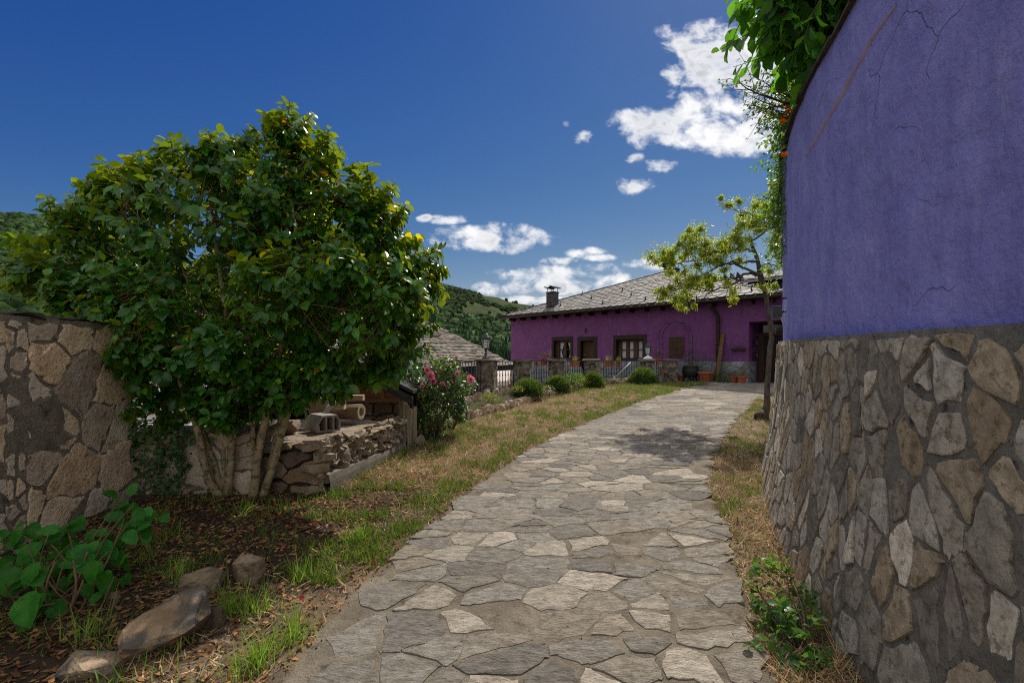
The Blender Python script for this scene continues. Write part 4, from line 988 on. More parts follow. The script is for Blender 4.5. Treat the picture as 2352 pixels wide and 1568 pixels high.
while r*ex < TOT:
    h = TOT-r*ex; x = R.uniform(-.1, .1)-.03
    while x < 7.3:
        wd = R.uniform(.16, .34); a, b = x, x+wd-.012; k = R.uniform(.55, 1.3); y = R.uniform(.9, 1.05); j = R.uniform(-.03, .03)
        hole = 1.0 < h-1.2-.2 < 1.55 and .75 < x < 1.9 and vn(x*2, h*3) > -.25
        if not hole:
            pts = [(a, h+j), (a+wd*.5, h+j+R.uniform(.0, .03)), (b, h+j+R.uniform(-.02, .02)), (b, h-ex*1.5), (a, h-ex*1.5)]
            vs = [rT-dn*1.2+dn*v+ev*u+n2*(.036+R.uniform(0, .014) if i < 3 else .008) for i, (u, v) in enumerate(pts)]; vs += [v-n2*.02 for v in vs[:3]]
            sl.add(vs, [(0, 1, 2, 3, 4), (5, 6, 1, 0), (6, 7, 2, 1)], (k, k*y, k*y*y))
        x += wd
    r += 1
sl.build('slates', M['moss_slate'], ro, lhb)
mb = MB(); q = [c[0]-dn*-.3+ev*.5, c[1]-dn*.4+ev*.5, c[2]-dn*.4-ev*.3, c[3]+dn*.3-ev*.3]
lowq = [Vector((v.x, v.y, -1.2)) for v in q]; topq = [v-Vector((0, 0, .2)) for v in q]
mb.add(lowq+topq, [(0, 1, 5, 4), (1, 2, 6, 5), (2, 3, 7, 6), (3, 0, 4, 7)]); mb.build('wall', M['oldstone'], lh, lhb)
sr = thing('shed', (-6, 7.6, -.9), 'low shed with a pale slate roof behind the ivy covered end of the garden wall', 'shed'); sbb = tuple(sr.location)
mb = MB(); a, b, c_, d = Vector((-8.5, 6.7, .40)), Vector((-4.5, 6.95, .40)), Vector((-4.6, 8.9, 1.25)), Vector((-8.6, 8.7, 1.25))
mb.add([a, b, c_, d]+[v-Vector((0, 0, .1)) for v in (a, b, c_, d)], [(0, 1, 2, 3), (7, 6, 5, 4), (0, 4, 5, 1), (1, 5, 6, 2), (2, 6, 7, 3), (3, 7, 4, 0)])
ro2 = mb.build('roof', M['dark'], sr, sbb); mb = MB()
for r in range(9):
    for k in range(16):
        u0, u1 = (k+(r % 2)*.5)/16, (k+1+(r % 2)*.5)/16-.004; v0, v1 = r/9, (r+1.5)/9; t = R.uniform(.8, 1.4)
        f = lambda u, v, l: a.lerp(b, min(u, 1)).lerp(d.lerp(c_, min(u, 1)), min(v, 1))+Vector((0, 0, l))
        mb.add([f(u0, v0, .045), f(u1, v0, .04), f(u1, v1, .01), f(u0, v1, .01)], [(0, 1, 2, 3)], (t, t, t))
mb.build('slates', M['slate'], ro2, sbb)
mb = MB(); mb.box((-6.5, 7.8, -.35), (3.6, 1.6, 1.4), None); mb.build('wall', M['oldstone'], sr, sbb)
tz = .55
mb = MB(); mb.add([(-6, 18.5, tz), (-.15, 18.5, tz), (-.15, 44, tz), (-14, 44, tz), (-6, 18.5, -1), (-.15, 18.5, -1), (-.15, 44, -1), (-14, 44, -1)], [(0, 1, 2, 3), (0, 4, 5, 1), (1, 5, 6, 2), (3, 7, 4, 0)])
tag(mb.build('pool_terrace', M['paving']), kind='structure')
mb = MB(); mb.box((-3.2, 30.5, tz+.01), (4.4, 4.5, .03)); tag(mb.build('pool_water', M['water']), kind='structure')
# ================================================================== PILLARS AND RAILINGS
PIL = [(-1.44, 10.3), (-.64, 11.5), (.29, 12.5), (1.33, 13.55), (2.56, 14.6), (4.66, 15.7), (5.68, 16.35)]
PLAB = ['rough stone pillar half hidden behind the pink rose bush', 'rough stone pillar carrying the lantern beside the slate roof', 'rough stone pillar behind the first clipped round shrub', 'rough stone pillar behind the second clipped round shrub',
        'rough stone pillar just left of the widest railing', 'rough stone pillar carrying a lantern in front of the wide window', 'last rough stone pillar where the railing ends at the lawn']
def bedz(x, y): return gz(x, y)+.14
M['pillar'] = mat('pillar_stone', (.10, .085, .065), (.34, .28, .21), 7, .92, 1.0, 24, spots=(.06, .05, .04), spscale=9, splo=.52, sphi=.62, bdist=.04)
for i, (x, y) in enumerate(PIL):
    q = PIL[min(i+1, 6)]; p_ = PIL[max(i-1, 0)]; ang = math.atan2(q[1]-p_[1], q[0]-p_[0]); z0 = gz(x, y)-.15; zt = EYE+.0
    t = thing('stone_pillar', (x, y, gz(x, y)), PLAB[i], 'pillar', 'stone pillars of the railing'); t['kind'] = 'thing'; b = tuple(t.location)
    rot = Matrix.Rotation(-.17, 3, 'Z'); mb = MB(); n = 12; wv_ = .225
    per = [(-1, -1), (-.3, -1.05), (.35, -1.03), (1, -1), (1.05, -.3), (1.03, .3), (1, 1), (0, 1.04), (-1, 1), (-1.04, 0)]
    for k in range(n+1):
        z = z0+(zt-.05-z0)*k/n
        for (u, v) in per:
            e = 1+.10*mnoise.noise(Vector((u*1.5+i*3, v*1.5, z*6)))+R.uniform(-.03, .03); mb.v.append(rot @ Vector((u*wv_*e, v*wv_*e, 0))+Vector((x, y, z)))
    m = len(per)
    for k in range(n):
        for j in range(m): 
            g = R.uniform(.7, 1.2); mb.f.append((k*m+j, k*m+(j+1) % m, (k+1)*m+(j+1) % m, (k+1)*m+j)); mb.c.append((g, g, g)); mb.sm.append(False)
    mb.build('shaft', M['pillar'], t, b)
    mb = MB(); 
    for k in range(3): mb.box((x+R.uniform(-.02, .02), y+R.uniform(-.02, .02), zt-.045+k*.018), (.51+.02*k, .51, .02), rot, (.5+.2*k,)*3, jit=.012)
    mb.build('cap_slab', M['oldstone'], t, b)
    if i < 6:
        a, c_ = Vector((x, y, 0)), Vector((q[0], q[1], 0)); d = (c_-a); L = d.length; d.normalize(); a2 = a+d*.21; L2 = L-.42
        PN = ['iron railing of thin bars behind the pink roses', 'iron railing of thin bars with the pale pool terrace beyond', 'iron railing of thin bars between the first and second clipped shrubs', 'iron railing of thin bars in front of the brown plank door', 'longest iron railing of thin bars with a white strut beside it', 'shortest iron railing of thin bars between the last two pillars']
        f = thing('railing', (x+d.x*L/2, y+d.y*L/2, bedz(x, y)), PN[i], 'railing', 'black iron railings between the pillars'); fb = tuple(f.location); zr = EYE-.055
        mb = MB(); rz = Matrix.Rotation(math.atan2(d.y, d.x), 3, 'Z')
        mb.box(a2+d*L2/2+Vector((0, 0, zr)), (L2, .045, .022), rz); mb.build('top_rail', M['iron'], f, fb)
        zb = bedz(x, y)+.10; mb = MB(); mb.box(a2+d*L2/2+Vector((0, 0, zb)), (L2, .035, .02), rz); mb.build('bottom_rail', M['iron'], f, fb)
        nb = max(5, int(L2/.105)); mb = MB(); p0 = a2+d*(L2*.5/nb)
        mb.tube([p0+Vector((0, 0, zb)), p0+Vector((0, 0, zr))], .009, 5)
        for s_ in (.3, .5, .52): mb.tube([p0+Vector((0, 0, zb+(zr-zb)*s_-.02)), p0+Vector((0, 0, zb+(zr-zb)*s_+.02))], .016, 5)
        br = mb.build('bar', M['iron'], f, fb)
        for k in range(1, nb): c2 = br.copy(); COL.objects.link(c2); c2.parent = f; c2.location = d*(L2*k/nb)
# lanterns
def lantern(loc, label, base, sc=1.0):
    t = thing('garden_lantern', loc, label, 'lantern', 'lanterns on the pillars'); b = tuple(loc); c = Vector(loc)
    mb = MB(); prof = [(.10, 0), (.105, .02), (.06, .05), (.035, .10), (.022, .16), (.03, .22), (.05, .27)] if base == 'black' else [(.17, 0), (.18, .03), (.14, .06), (.10, .09), (.05, .11), (.035, .14), (.05, .18)]
    mb.lathe([(r*sc, z*sc) for r, z in prof], c, 12); mb.build('foot', M['iron'] if base == 'black' else M['lampwhite'], t, b)
    z0 = prof[-1][1]*sc; z1 = z0+.24*sc; r0, r1 = .085*sc, .098*sc
    mb = MB(); mb.lathe([(r0*.93, z0+.01), (r1*.93, z1-.005)], c, 6, smooth=False); mb.build('glass', M['lampwhite'], t, b)
    mb = MB()
    for k in range(6):
        a0 = math.pi*k/3; a1 = math.pi*(k+1)/3
        f = lambda r, a, z: c+Vector((r*math.cos(a), r*math.sin(a), z))
        mb.tube([f(r0, a0, z0), f(r1, a0, z1)], .005*sc, 4)
        for q in (.0, .33, .66, 1.0):
            z = z0+(z1-z0)*q; r = r0+(r1-r0)*q; mb.tube([f(r, a0, z), f(r, a1, z)], .0035*sc if 0 < q < 1 else .010*sc, 4)
        for q in (.33, .66): mb.tube([f(r0, a0, z0).lerp(f(r0, a1, z0), q), f(r1, a0, z1).lerp(f(r1, a1, z1), q)], .0028*sc, 4)
    mb.build('cage', M['iron'], t, b)
    mb = MB(); mb.lathe([(.13*sc, z1), (.135*sc, z1+.012*sc), (.10*sc, z1+.06*sc), (.085*sc, z1+.075*sc), (.08*sc, z1+.09*sc), (.05*sc, z1+.13*sc), (.02*sc, z1+.15*sc), (.018*sc, z1+.17*sc), (.022*sc, z1+.185*sc), (.004*sc, z1+.21*sc)], c, 12); mb.build('hood', M['iron'], t, b)
lantern((PIL[1][0]-.02, PIL[1][1]-.02, EYE+.012), 'black pillar lantern with white glass in front of the slate roof and wooded hill', 'black', .98)
lantern((PIL[5][0]+.02, PIL[5][1]-.03, EYE+.012), 'pillar lantern on a white foot in front of the purple house wall', 'white', .95)
# planters hung on the railings
def trough(px, py, d, L, h, label, round_=False, plant=None, pl_lab=''):
    c = P(px, py, d); t = thing('window_box' if not round_ else 'hanging_pot', c, label, 'planter', 'terracotta planters hung on the railings'); b = tuple(c); mb = MB()
    if round_: mb.lathe(pot_profile(L/2/1.08, h), c, 14); 
    else:
        rot = Matrix.Rotation(math.radians(38 if d < 14.6 else 22), 3, 'Z'); mb.box(c+Vector((0, 0, h*.45)), (L*1.0, .17, h*.9), Matrix(rot) @ Matrix.Rotation(math.pi, 3, 'X'), taper=.88); mb.box(c+Vector((0, 0, h*.92)), (L*1.06, .20, h*.16), rot)
    mb.build('pot', M['terra'], t, b)
    mb = MB(); mb.box(c+Vector((0, 0, h+.004)), (L*.6, .1, .012)); mb.build('soil', M['soil'], t, b)
    if plant:
        e = thing('potted_plant', c+Vector((0, 0, h)), pl_lab, 'plant'); eb = tuple(e.location)
        if plant == 'spike':
            n = 26; a = np.array([[R.uniform(-1, 1)*L*.28, R.uniform(-.05, .05), 0] for _ in range(n)])+np.array(eb)
            tv = [(-.035, 0, 0), (.035, 0, 0), (-.03, .5, .02), (.03, .5, .02), (0, 1, .1)]
            inst('leaves', tv, [(0, 1, 3, 2), (2, 3, 4)], frames(NR.normal(0, .35, (n, 3))+np.array([0, 0, 1.0]), NR.normal(0, 1, (n, 3))), a, NR.uniform(.12, .26, n), NR.uniform(.7, 1.3, (n, 1))*np.ones((1, 3)), M['limeleaf'], e, eb)
            mb = MB(); q = Vector(eb); mb.tube([q, q+Vector((.03, 0, .25)), q+Vector((.08, 0, .42))], .006, 4); mb.build('stem', M['twig'], e, eb)
        else:
            mb = MB(); q = Vector(eb)
            for k in range(16): mb.tube([q+Vector((R.uniform(-.1, .1), 0, 0)), q+Vector((R.uniform(-.25, .25), R.uniform(-.1, .1), R.uniform(.12, .3))), q+Vector((R.uniform(-.35, .35), R.uniform(-.1, .1), R.uniform(.05, .35)))], .005, 4)
            mb.build('stem', M['twig'], e, eb); sprig_leaves('leaves', [(q+Vector((0, 0, .15)), .18)], 40, .06, M['rosepink'] if plant == 'pink' else M['deadleaf'], e, eb)
G0 = lambda zx, zy: (1225+zx*.15625, 704.4+zy*.15625)
def tr(zx0, zx1, zy, d, h, *a, **k): 
    x0, y = G0(zx0, zy); x1, _ = G0(zx1, zy); trough((x0+x1)/2, y, d, (x1-x0)/F*d, h, *a, **k)
tr(12, 78, 880, 13.1, .13, 'small round terracotta pot behind the railing left of the fourth pillar', True)
tr(118, 190, 862, 13.3, .13, 'small terracotta trough with dry stalks behind the railing', False, 'dry', 'dry stalks in the small terracotta trough on the railing')
tr(540, 668, 878, 14.1, .16, 'terracotta trough with grassy leaves on the railing before the brown door', False, 'spike', 'grassy spiky plant in the trough before the brown door')
tr(1032, 1178, 880, 15.2, .18, 'long terracotta trough hanging on the longest railing', False, 'spike', 'short grassy plant in the long terracotta trough')
tr(1217, 1292, 890, 15.3, .17, 'round terracotta pot hanging beside the long trough', True, 'spike', 'short lime plant in the round pot beside the long trough')
tr(1793, 1855, 868, 16.0, .24, 'deep terracotta pot with pinkish trailing stems between the last two pillars', True, 'dry', 'trailing reddish stems in the deep pot between the last two pillars')
tr(1855, 1925, 1015, 16.0, .18, 'terracotta pot standing low between the last two pillars', True, 'spike', 'small green shoots in the low pot between the last two pillars')
# white strut leaning at the longest railing
a = P(1225+1190*.15625, 704.4+1050*.15625, 15.0); b = P(1225+1430*.15625, 704.4+815*.15625, 15.25); mb = MB(); mb.tube([a, b], .018, 6); tag(mb.build('white_strut', M['greymetal'], None, tuple(a)), 'thin white metal strut leaning across the longest railing', 'strut')
# ================================================================== HILLS AND FOREST
CR = [(-3000, 640), (-1500, 540), (-600, 470), (0, 494), (60, 499), (110, 508), (170, 528), (260, 560), (420, 610), (640, 640), (840, 640), (960, 630), (1010, 648), (1060, 662), (1110, 678), (1180, 698), (1250, 707), (1400, 740), (2000, 790), (3000, 770), (5000, 720)]
def crest(px): return lerp_pts([(b, a) for a, b in CR], px)+1.5*vn(px*.03, 1)
def hill_pt(px, t):
    """t 0..1 from the foot (130 m away) up to the crest (520 m away)"""
    d0 = 130+420*t**1.1; zc = EYE+(825-crest(px))/F*(130+420)
    zf = -38
    z = zf+(zc-zf)*(t**1.02)
    return d0, z
hm = MB(); pxs = list(range(-2600, 4600, 24)); TN = 46
for px in pxs:
    for k in range(TN+1):
        t = k/TN; d, z = hill_pt(px, t); 
        x = (px-1176)/F*d; y = d
        if 0 < k < TN: z += 5*vn(x*.018, y*.018, 1, 3)+2.2*vn(x*.06, y*.06, 1, 6)
        hm.v.append((x, y, z))
    d, z = hill_pt(px, 1); hm.v.append(((px-1176)/F*(d+220), d+220, z-70))
for i in range(len(pxs)-1):
    for k in range(TN+1): a = i*(TN+2)+k; hm.f.append((a, a+TN+2, a+TN+3, a+1)); hm.c.append((1, 1, 1)); hm.sm.append(True)
tag(hm.build('hill', M['hill']), kind='structure')
bm = bmesh.new(); bmesh.ops.create_icosphere(bm, subdivisions=2, radius=1)
ico_v = [v.co.copy() for v in bm.verts]; ico_f = [[v.index for v in f.verts] for f in bm.faces]; bm.free()
def blobv(sd_, cone): 
    out = []
    for v in ico_v:
        k = 1+.42*mnoise.noise(v*1.7+Vector((sd_, 0, 0)))+.35*mnoise.noise(v*4.2+Vector((0, sd_, 0)))
        u = v*k
        if cone: w_ = max(.08, .5-.5*u.z)*1.1; u = Vector((u.x*w_, u.y*w_, u.z*1.25))
        out.append(tuple(u))
    return out
def forest_at(px, t): d, z = hill_pt(px, t); x = (px-1176)/F*d; return np.array((x, d, z+5*vn(x*.018, d*.018, 1, 3)+2.2*vn(x*.06, d*.06, 1, 6)))
sets = {}
def plant(px, t, r, cone, tint):
    sets.setdefault((R.randrange(4), cone), []).append((forest_at(px, t)+np.array((0, 0, r*.45)), r, tint))
for _ in range(5200):
    px = R.uniform(-120, 340); t = R.uniform(.22, 1.0); k = R.uniform(.45, 1.7)
    plant(px, t, R.uniform(2.6, 5.2)*(.75+.35*t), False, (k*.95, k, k*.8))
for _ in range(3400):
    px = R.uniform(930, 1230); t = R.uniform(.12, .62)
    conif = (px > 1090 and t < .36) or R.random() < .18; k = R.uniform(.45, 1.7)
    if t > .46 and R.random() < .72*min(1, (t-.46)*9): continue
    plant(px, t, R.uniform(2.2, 4.4), conif, (.45*k, .62*k, .6*k) if conif else (k*.95, k, k*.8))
for _ in range(4200):
    px = R.uniform(930, 1300); t = R.uniform(.45, .985); k = R.uniform(.5, 1.1)
    if vn(px*.018, t*9) < (-.15 if px < 1070 else .05)+R.gauss(0, .12): continue
    plant(px, t, R.uniform(.7, 2.4), False, (k, k, k*.8))
Vs, Ls, Cs, Ts, off = [], [], [], [], 0
for (sd_, cone), arr in sets.items():
    tv = np.array(blobv(sd_*3.1, cone)); N = len(arr); pos = np.array([a[0] for a in arr]); rr = np.array([a[1] for a in arr]); tint = np.array([a[2] for a in arr])
    an = NR.uniform(0, 6.28, N); Rm = np.zeros((N, 3, 3)); Rm[:, 0, 0] = np.cos(an); Rm[:, 1, 1] = np.cos(an); Rm[:, 0, 1] = -np.sin(an); Rm[:, 1, 0] = np.sin(an); Rm[:, 2, 2] = 1
    sc = np.stack([rr, rr, rr*(1.5 if cone else 1.0)], axis=1)
    Vs.append((np.einsum('nij,nvj->nvi', Rm, tv[None]*sc[:, None, :])+pos[:, None, :]).reshape(-1, 3)); f = np.array(ico_f).ravel()
    Ls.append((f[None]+off+(np.arange(N)*len(tv))[:, None]).ravel()); Ts.append(np.repeat(tint, len(ico_f), axis=0)); off += N*len(tv)
V = np.concatenate(Vs); L = np.concatenate(Ls); T = np.concatenate(Ts); me = bpy.data.meshes.new('forest')
me.vertices.add(len(V)); me.vertices.foreach_set('co', V.astype(np.float32).ravel()); me.loops.add(len(L)); me.loops.foreach_set('vertex_index', L.astype(np.int32))
me.polygons.add(len(L)//3); me.polygons.foreach_set('loop_start', (np.arange(len(L)//3)*3).astype(np.int32)); me.update(calc_edges=True)
at = me.attributes.new('tint', 'FLOAT_COLOR', 'FACE'); at.data.foreach_set('color', np.hstack([T, np.ones((len(T), 1))]).astype(np.float32).ravel()); me.materials.append(M['forest'])
fo_ = bpy.data.objects.new('forest', me); COL.objects.link(fo_); tag(fo_, kind='stuff')
# ================================================================== LEAF TEMPLATES
LEAF_V = [(0, 0, 0), (-.17, .18, .045), (0, .2, -.01), (.17, .18, .045), (-.27, .48, .06), (0, .5, -.035), (.27, .48, .06), (-.19, .78, .02), (0, .8, -.08), (.19, .78, .02), (0, 1.0, -.17)]
LEAF_F = [(0, 2, 1), (0, 3, 2), (1, 2, 5, 4), (2, 3, 6, 5), (4, 5, 8, 7), (5, 6, 9, 8), (7, 8, 10), (8, 9, 10)]
SMALL_V = [(0, 0, 0), (-.2, .4, .05), (0, .45, -.02), (.2, .4, .05), (0, 1, -.05)]
SMALL_F = [(0, 2, 1), (0, 3, 2), (1, 2, 4), (2, 3, 4)]
IVY_V = [(0, 0, 0), (-.42, .12, .0), (-.28, .38, .03), (-.40, .62, 0), (-.14, .66, .03), (0, 1, -.06), (.14, .66, .03), (.40, .62, 0), (.28, .38, .03), (.42, .12, .0), (0, .4, -.03)]
IVY_F = [(0, 10, 1), (1, 10, 2), (2, 10, 3), (3, 10, 4), (4, 10, 5), (5, 10, 6), (6, 10, 7), (7, 10, 8), (8, 10, 9), (9, 10, 0)]
def curve_pts(a, b, n, sag, wob):
    a, b = Vector(a), Vector(b); d = b-a; out = []
    o1 = Vector((R.gauss(0, 1), R.gauss(0, 1), R.gauss(0, .5)))*wob*d.length
    for i in range(n+1):
        t = i/n; out.append(a+d*t+Vector((0, 0, sag*d.length*4*t*(1-t)))+o1*math.sin(math.pi*t)*.5)
    return out
def leafy(shoots, per, ln, droop, up, tints, special=None, out=.5):
    """leaves set alternately along each shoot: shoots = [(start, end)]"""
    pos, dr, no, sc, tn = [], [], [], [], []
    for (a, b) in shoots:
        d = (b-a); L = d.length; d = d/max(L, 1e-6); ax = d.orthogonal().normalized(); bx = d.cross(ax)
        n = R.randint(*per); ph = R.uniform(0, 6.3)
        for k in range(n):
            t = (k+.6)/n; an = ph+k*2.4; side = ax*math.cos(an)+bx*math.sin(an)
            p = a+d*L*t+side*.006; q = d*R.uniform(.3, .8)*(1.5 if k == n-1 else 1)+side*R.uniform(.6, 1.1)+Vector((0, 0, -droop*R.uniform(.3, 1.6)))
            m = d*out+Vector((0, 0, up))+side*.1+Vector((R.gauss(0, .32), R.gauss(0, .32), R.gauss(0, .2)))
            pos.append(p); dr.append(q); no.append(m); sc.append(ln*R.uniform(.62, 1.18)*(.75 if t > .85 else 1))
            g = R.uniform(*tints); c = [g*R.uniform(.85, 1.15), g, g*R.uniform(.8, 1.1)]
            if special:
                r = R.random()
                for pr_, col in special:
                    if r < pr_: c = list(col); break
                    r -= pr_
            tn.append(c)
    return np.array(pos), np.array(dr), np.array(no), np.array(sc), np.array(tn)
# ================================================================== CAMELLIA
cb_ = G(560, 1140); cam_t = thing('camellia_tree', cb_, 'large camellia with glossy dark leaves and several pale stems in front of the garden wall', 'tree'); cbt = tuple(cb_)
D0 = 4.72
BL = [(658, 300, 52), (655, 352, 72), (600, 440, 120), (480, 385, 78), (505, 345, 45), (395, 372, 50), (330, 400, 45), (285, 425, 58), (248, 412, 34), (250, 480, 78), (140, 500, 46), (175, 535, 62), (95, 622, 66), (60, 650, 42), (200, 640, 115), (350, 600, 150), (520, 560, 190), (700, 520, 150),
      (735, 350, 42), (800, 470, 88), (868, 470, 52), (860, 520, 74), (905, 600, 90), (955, 632, 58), (985, 640, 34), (820, 680, 150), (660, 720, 170), (500, 740, 160), (330, 705, 100), (220, 712, 60), (150, 690, 60), (455, 815, 82), (560, 840, 84), (700, 832, 88), (825, 800, 90), (905, 760, 64), (945, 700, 66), (900, 835, 50), (610, 870, 62), (470, 880, 55), (335, 790, 66), (700, 430, 95), (520, 905, 45), (650, 880, 52), (760, 865, 58), (845, 850, 52), (930, 830, 36), (400, 850, 60), (260, 750, 60), (705, 900, 34), (430, 900, 46), (330, 850, 58), (285, 800, 52), (370, 905, 44), (480, 935, 36), (560, 930, 40), (620, 925, 36), (660, 925, 30), (250, 800, 40), (240, 840, 34), (290, 880, 40), (350, 930, 36), (430, 940, 34), (490, 955, 34), (530, 960, 34), (505, 920, 40), (460, 925, 34), (600, 945, 26), (375, 950, 40), (320, 940, 34)]
blobs = []
for (px, py, r) in BL:
    d = D0+R.uniform(-.28, .28)+(.25 if px > 800 else 0)+(-.1 if py > 700 else .1); blobs.append((P(px, py, d), r/F*d*.93))
for (px, py, r, dd) in [(900, 650, 85, -.5), (850, 770, 85, -.45), (780, 600, 90, -.55), (640, 660, 110, -.6), (520, 800, 80, -.5), (760, 850, 55, -.4)]:
    d = D0+dd; blobs.append((P(px, py, d), r/F*d*.9))
for (px, py, r) in [(560, 560, 190), (760, 620, 170), (400, 660, 150), (600, 760, 160), (300, 640, 110), (620, 430, 110)]:
    d = D0+.62; blobs.append((P(px, py, d), r/F*d*.9))
def depth_in(p):
    return max(1-(p-c).length/r for c, r in blobs)
stems_px = [([(505, 1132), (478, 1102), (461, 1019), (445, 953), (428, 916), (405, 850), (330, 740), (230, 640)], .034, -.05), ([(508, 1132), (491, 1056), (465, 993), (450, 930), (400, 800), (330, 640)], .026, .1), ([(521, 1132), (531, 1036), (534, 970), (530, 870), (528, 770), (500, 600), (480, 430)], .034, -.02),
            ([(515, 1112), (514, 1040), (513, 993), (505, 900), (470, 760), (400, 560)], .022, .15), ([(581, 1142), (594, 1036), (607, 970), (624, 900), (650, 780), (690, 600), (660, 400)], .036, -.05), ([(601, 1139), (627, 1069), (647, 996), (671, 920), (720, 820), (800, 680), (840, 540)], .034, .0),
            ([(592, 1070), (584, 1023), (578, 970), (570, 900), (580, 760), (600, 520)], .024, .06), ([(615, 1095), (637, 986), (654, 930), (740, 850), (860, 760), (930, 680)], .022, .16), ([(550, 1130), (556, 1050), (560, 985), (580, 880), (560, 740), (560, 560)], .018, .22)]
skel = []
for pts, r, dd in stems_px:
    d0 = cb_.y+dd*.4; q = []
    for i, (px, py) in enumerate(pts):
        t = i/(len(pts)-1); q.append(P(px, py, d0+(D0-.05-d0)*min(1, t*1.4)+dd*t*2))
    q[0] = q[0]-Vector((0, 0, .05))
    fine = []
    for i in range(len(q)-1):
        for k in range(4): fine.append(q[i].lerp(q[i+1], k/4)+Vector((R.uniform(-.006, .006), R.uniform(-.006, .006), 0)))
    fine.append(q[-1]); n = len(fine)
    mb = MB(); mb.tube(fine, [r*1.3*(1.15 if i == 0 else 1)*(1-.72*(i/n)) for i in range(n)], 9, bump=.05); mb.build('stem', M['bark'], cam_t, cbt); skel += fine[int(n*.42):]
# limbs and shoots
limbs = MB(); nodes2 = []
cand = []
while len(cand) < 190:
    c, r = R.choice(blobs); v = Vector((R.gauss(0, 1), R.gauss(0, 1), R.gauss(0, 1))).normalized(); p = c+v*r*R.uniform(.35, .7)
    if depth_in(p) > .25: cand.append(p)
cand.sort(key=lambda p: min((p-s).length for s in skel))
for p in cand:
    s = min(skel+nodes2, key=lambda q: (q-p).length*(1 if q.z < p.z+.1 else 1.6)); cp = curve_pts(s, p, 4, R.uniform(-.03, .08), .2)
    limbs.tube(cp, [.012, .010, .008, .007, .005], 5, bump=.05); nodes2 += cp[1:]
def cam_shoots(n, lo, hi, inmax):
    out = []
    ws_ = [r*r for c, r in blobs]
    while len(out) < n:
        c, r = R.choices(blobs, ws_)[0]; v = Vector((R.gauss(0, 1), R.gauss(0, 1), R.gauss(0, 1))).normalized(); p = c+v*r*R.uniform(lo, hi)
        if depth_in(p) > inmax: continue
        q = min(R.sample(nodes2, 90), key=lambda k: (k-p).length); d = (p-q); 
        if d.length < .05: continue
        ln = min(d.length, R.uniform(.16, .30)); d = (d.normalized()+v*.5+Vector((0, 0, .45))).normalized(); a = p-d*ln
        limbs.tube([q, q.lerp(a, .5)+Vector((0, 0, -.01)), a, p], [.004, .0035, .003, .002], 3, cap=False); out.append((a, p))
    return out
sh = cam_shoots(1480, .80, 1.04, .22)+cam_shoots(150, 1.05, 1.28, -.02)+cam_shoots(800, .3, .75, .8)
# long loose sprays that break the outline
for (px, py, qx, qy) in [(652, 290, 660, 238), (640, 300, 612, 262), (690, 300, 716, 268), (490, 350, 472, 298), (400, 360, 398, 318), (520, 345, 545, 318), (560, 330, 585, 298), (270, 420, 240, 372), (330, 390, 322, 352), (240, 440, 226, 398), (130, 490, 104, 450), (160, 500, 172, 452), (820, 420, 815, 372), (850, 440, 838, 378), (880, 460, 905, 420), (905, 500, 930, 470), (930, 560, 972, 545), (965, 600, 1008, 572), (985, 630, 1022, 612), (985, 650, 1015, 668), (60, 630, 20, 600), (50, 640, 12, 652), (60, 560, 26, 548), (90, 600, 40, 560), (740, 340, 748, 300), (760, 380, 778, 345), (200, 740, 150, 745), (250, 745, 205, 755), (930, 820, 985, 790), (950, 760, 1000, 740)]:
    for _ in range(3):
        d = D0+R.uniform(-.25, .3); a = P(px+R.uniform(-12, 12), py+R.uniform(-12, 12), d); b = P(qx+R.uniform(-9, 9), qy+R.uniform(-6, 6), d+R.uniform(-.1, .1))
        limbs.tube([a, a.lerp(b, .5), b], [.006, .005, .003], 4, cap=False); sh.append((a.lerp(b, .05), b)); sh.append((a.lerp(b, -.6), a.lerp(b, .3)))
limbs.build('branches', M['twig'], cam_t, cbt)
ps, dr, no, sc_, tn = leafy(sh, (8, 12), .121, .75, .40, (.65, 1.35), [(.003, (4, .8, .5)), (.008, (5, 2.8, .9)), (.03, (2.6, 1.7, .8)), (.12, (1.6, 1.45, .9))], .8)
inst('foliage', LEAF_V, LEAF_F, frames(dr, no), ps, np.stack([sc_*NR.uniform(1.0, 1.35, len(sc_)), sc_, sc_], axis=1), tn, M['leaf'], cam_t, cbt)
mb = MB(); rp = [P(px, py, cb_.y-.03+dd) for px, py, dd in [(456, 1056, 0), (480, 1057, -.02), (520, 1056, -.04), (545, 1053, -.04), (575, 1046, -.05), (605, 1038, -.05), (628, 1022, -.03), (650, 1003, .0), (640, 1000, .06)]]
mb.tube(rp, .005, 5)
for k in range(5): mb.tube([rp[-2], rp[-2]+Vector((R.uniform(.02, .06), -.01, R.uniform(-.08, .02)))], .002, 3)
tag(mb.build('rope', M['rope'], None, tuple(rp[0])), 'green string tied around the pale camellia stems', 'rope')
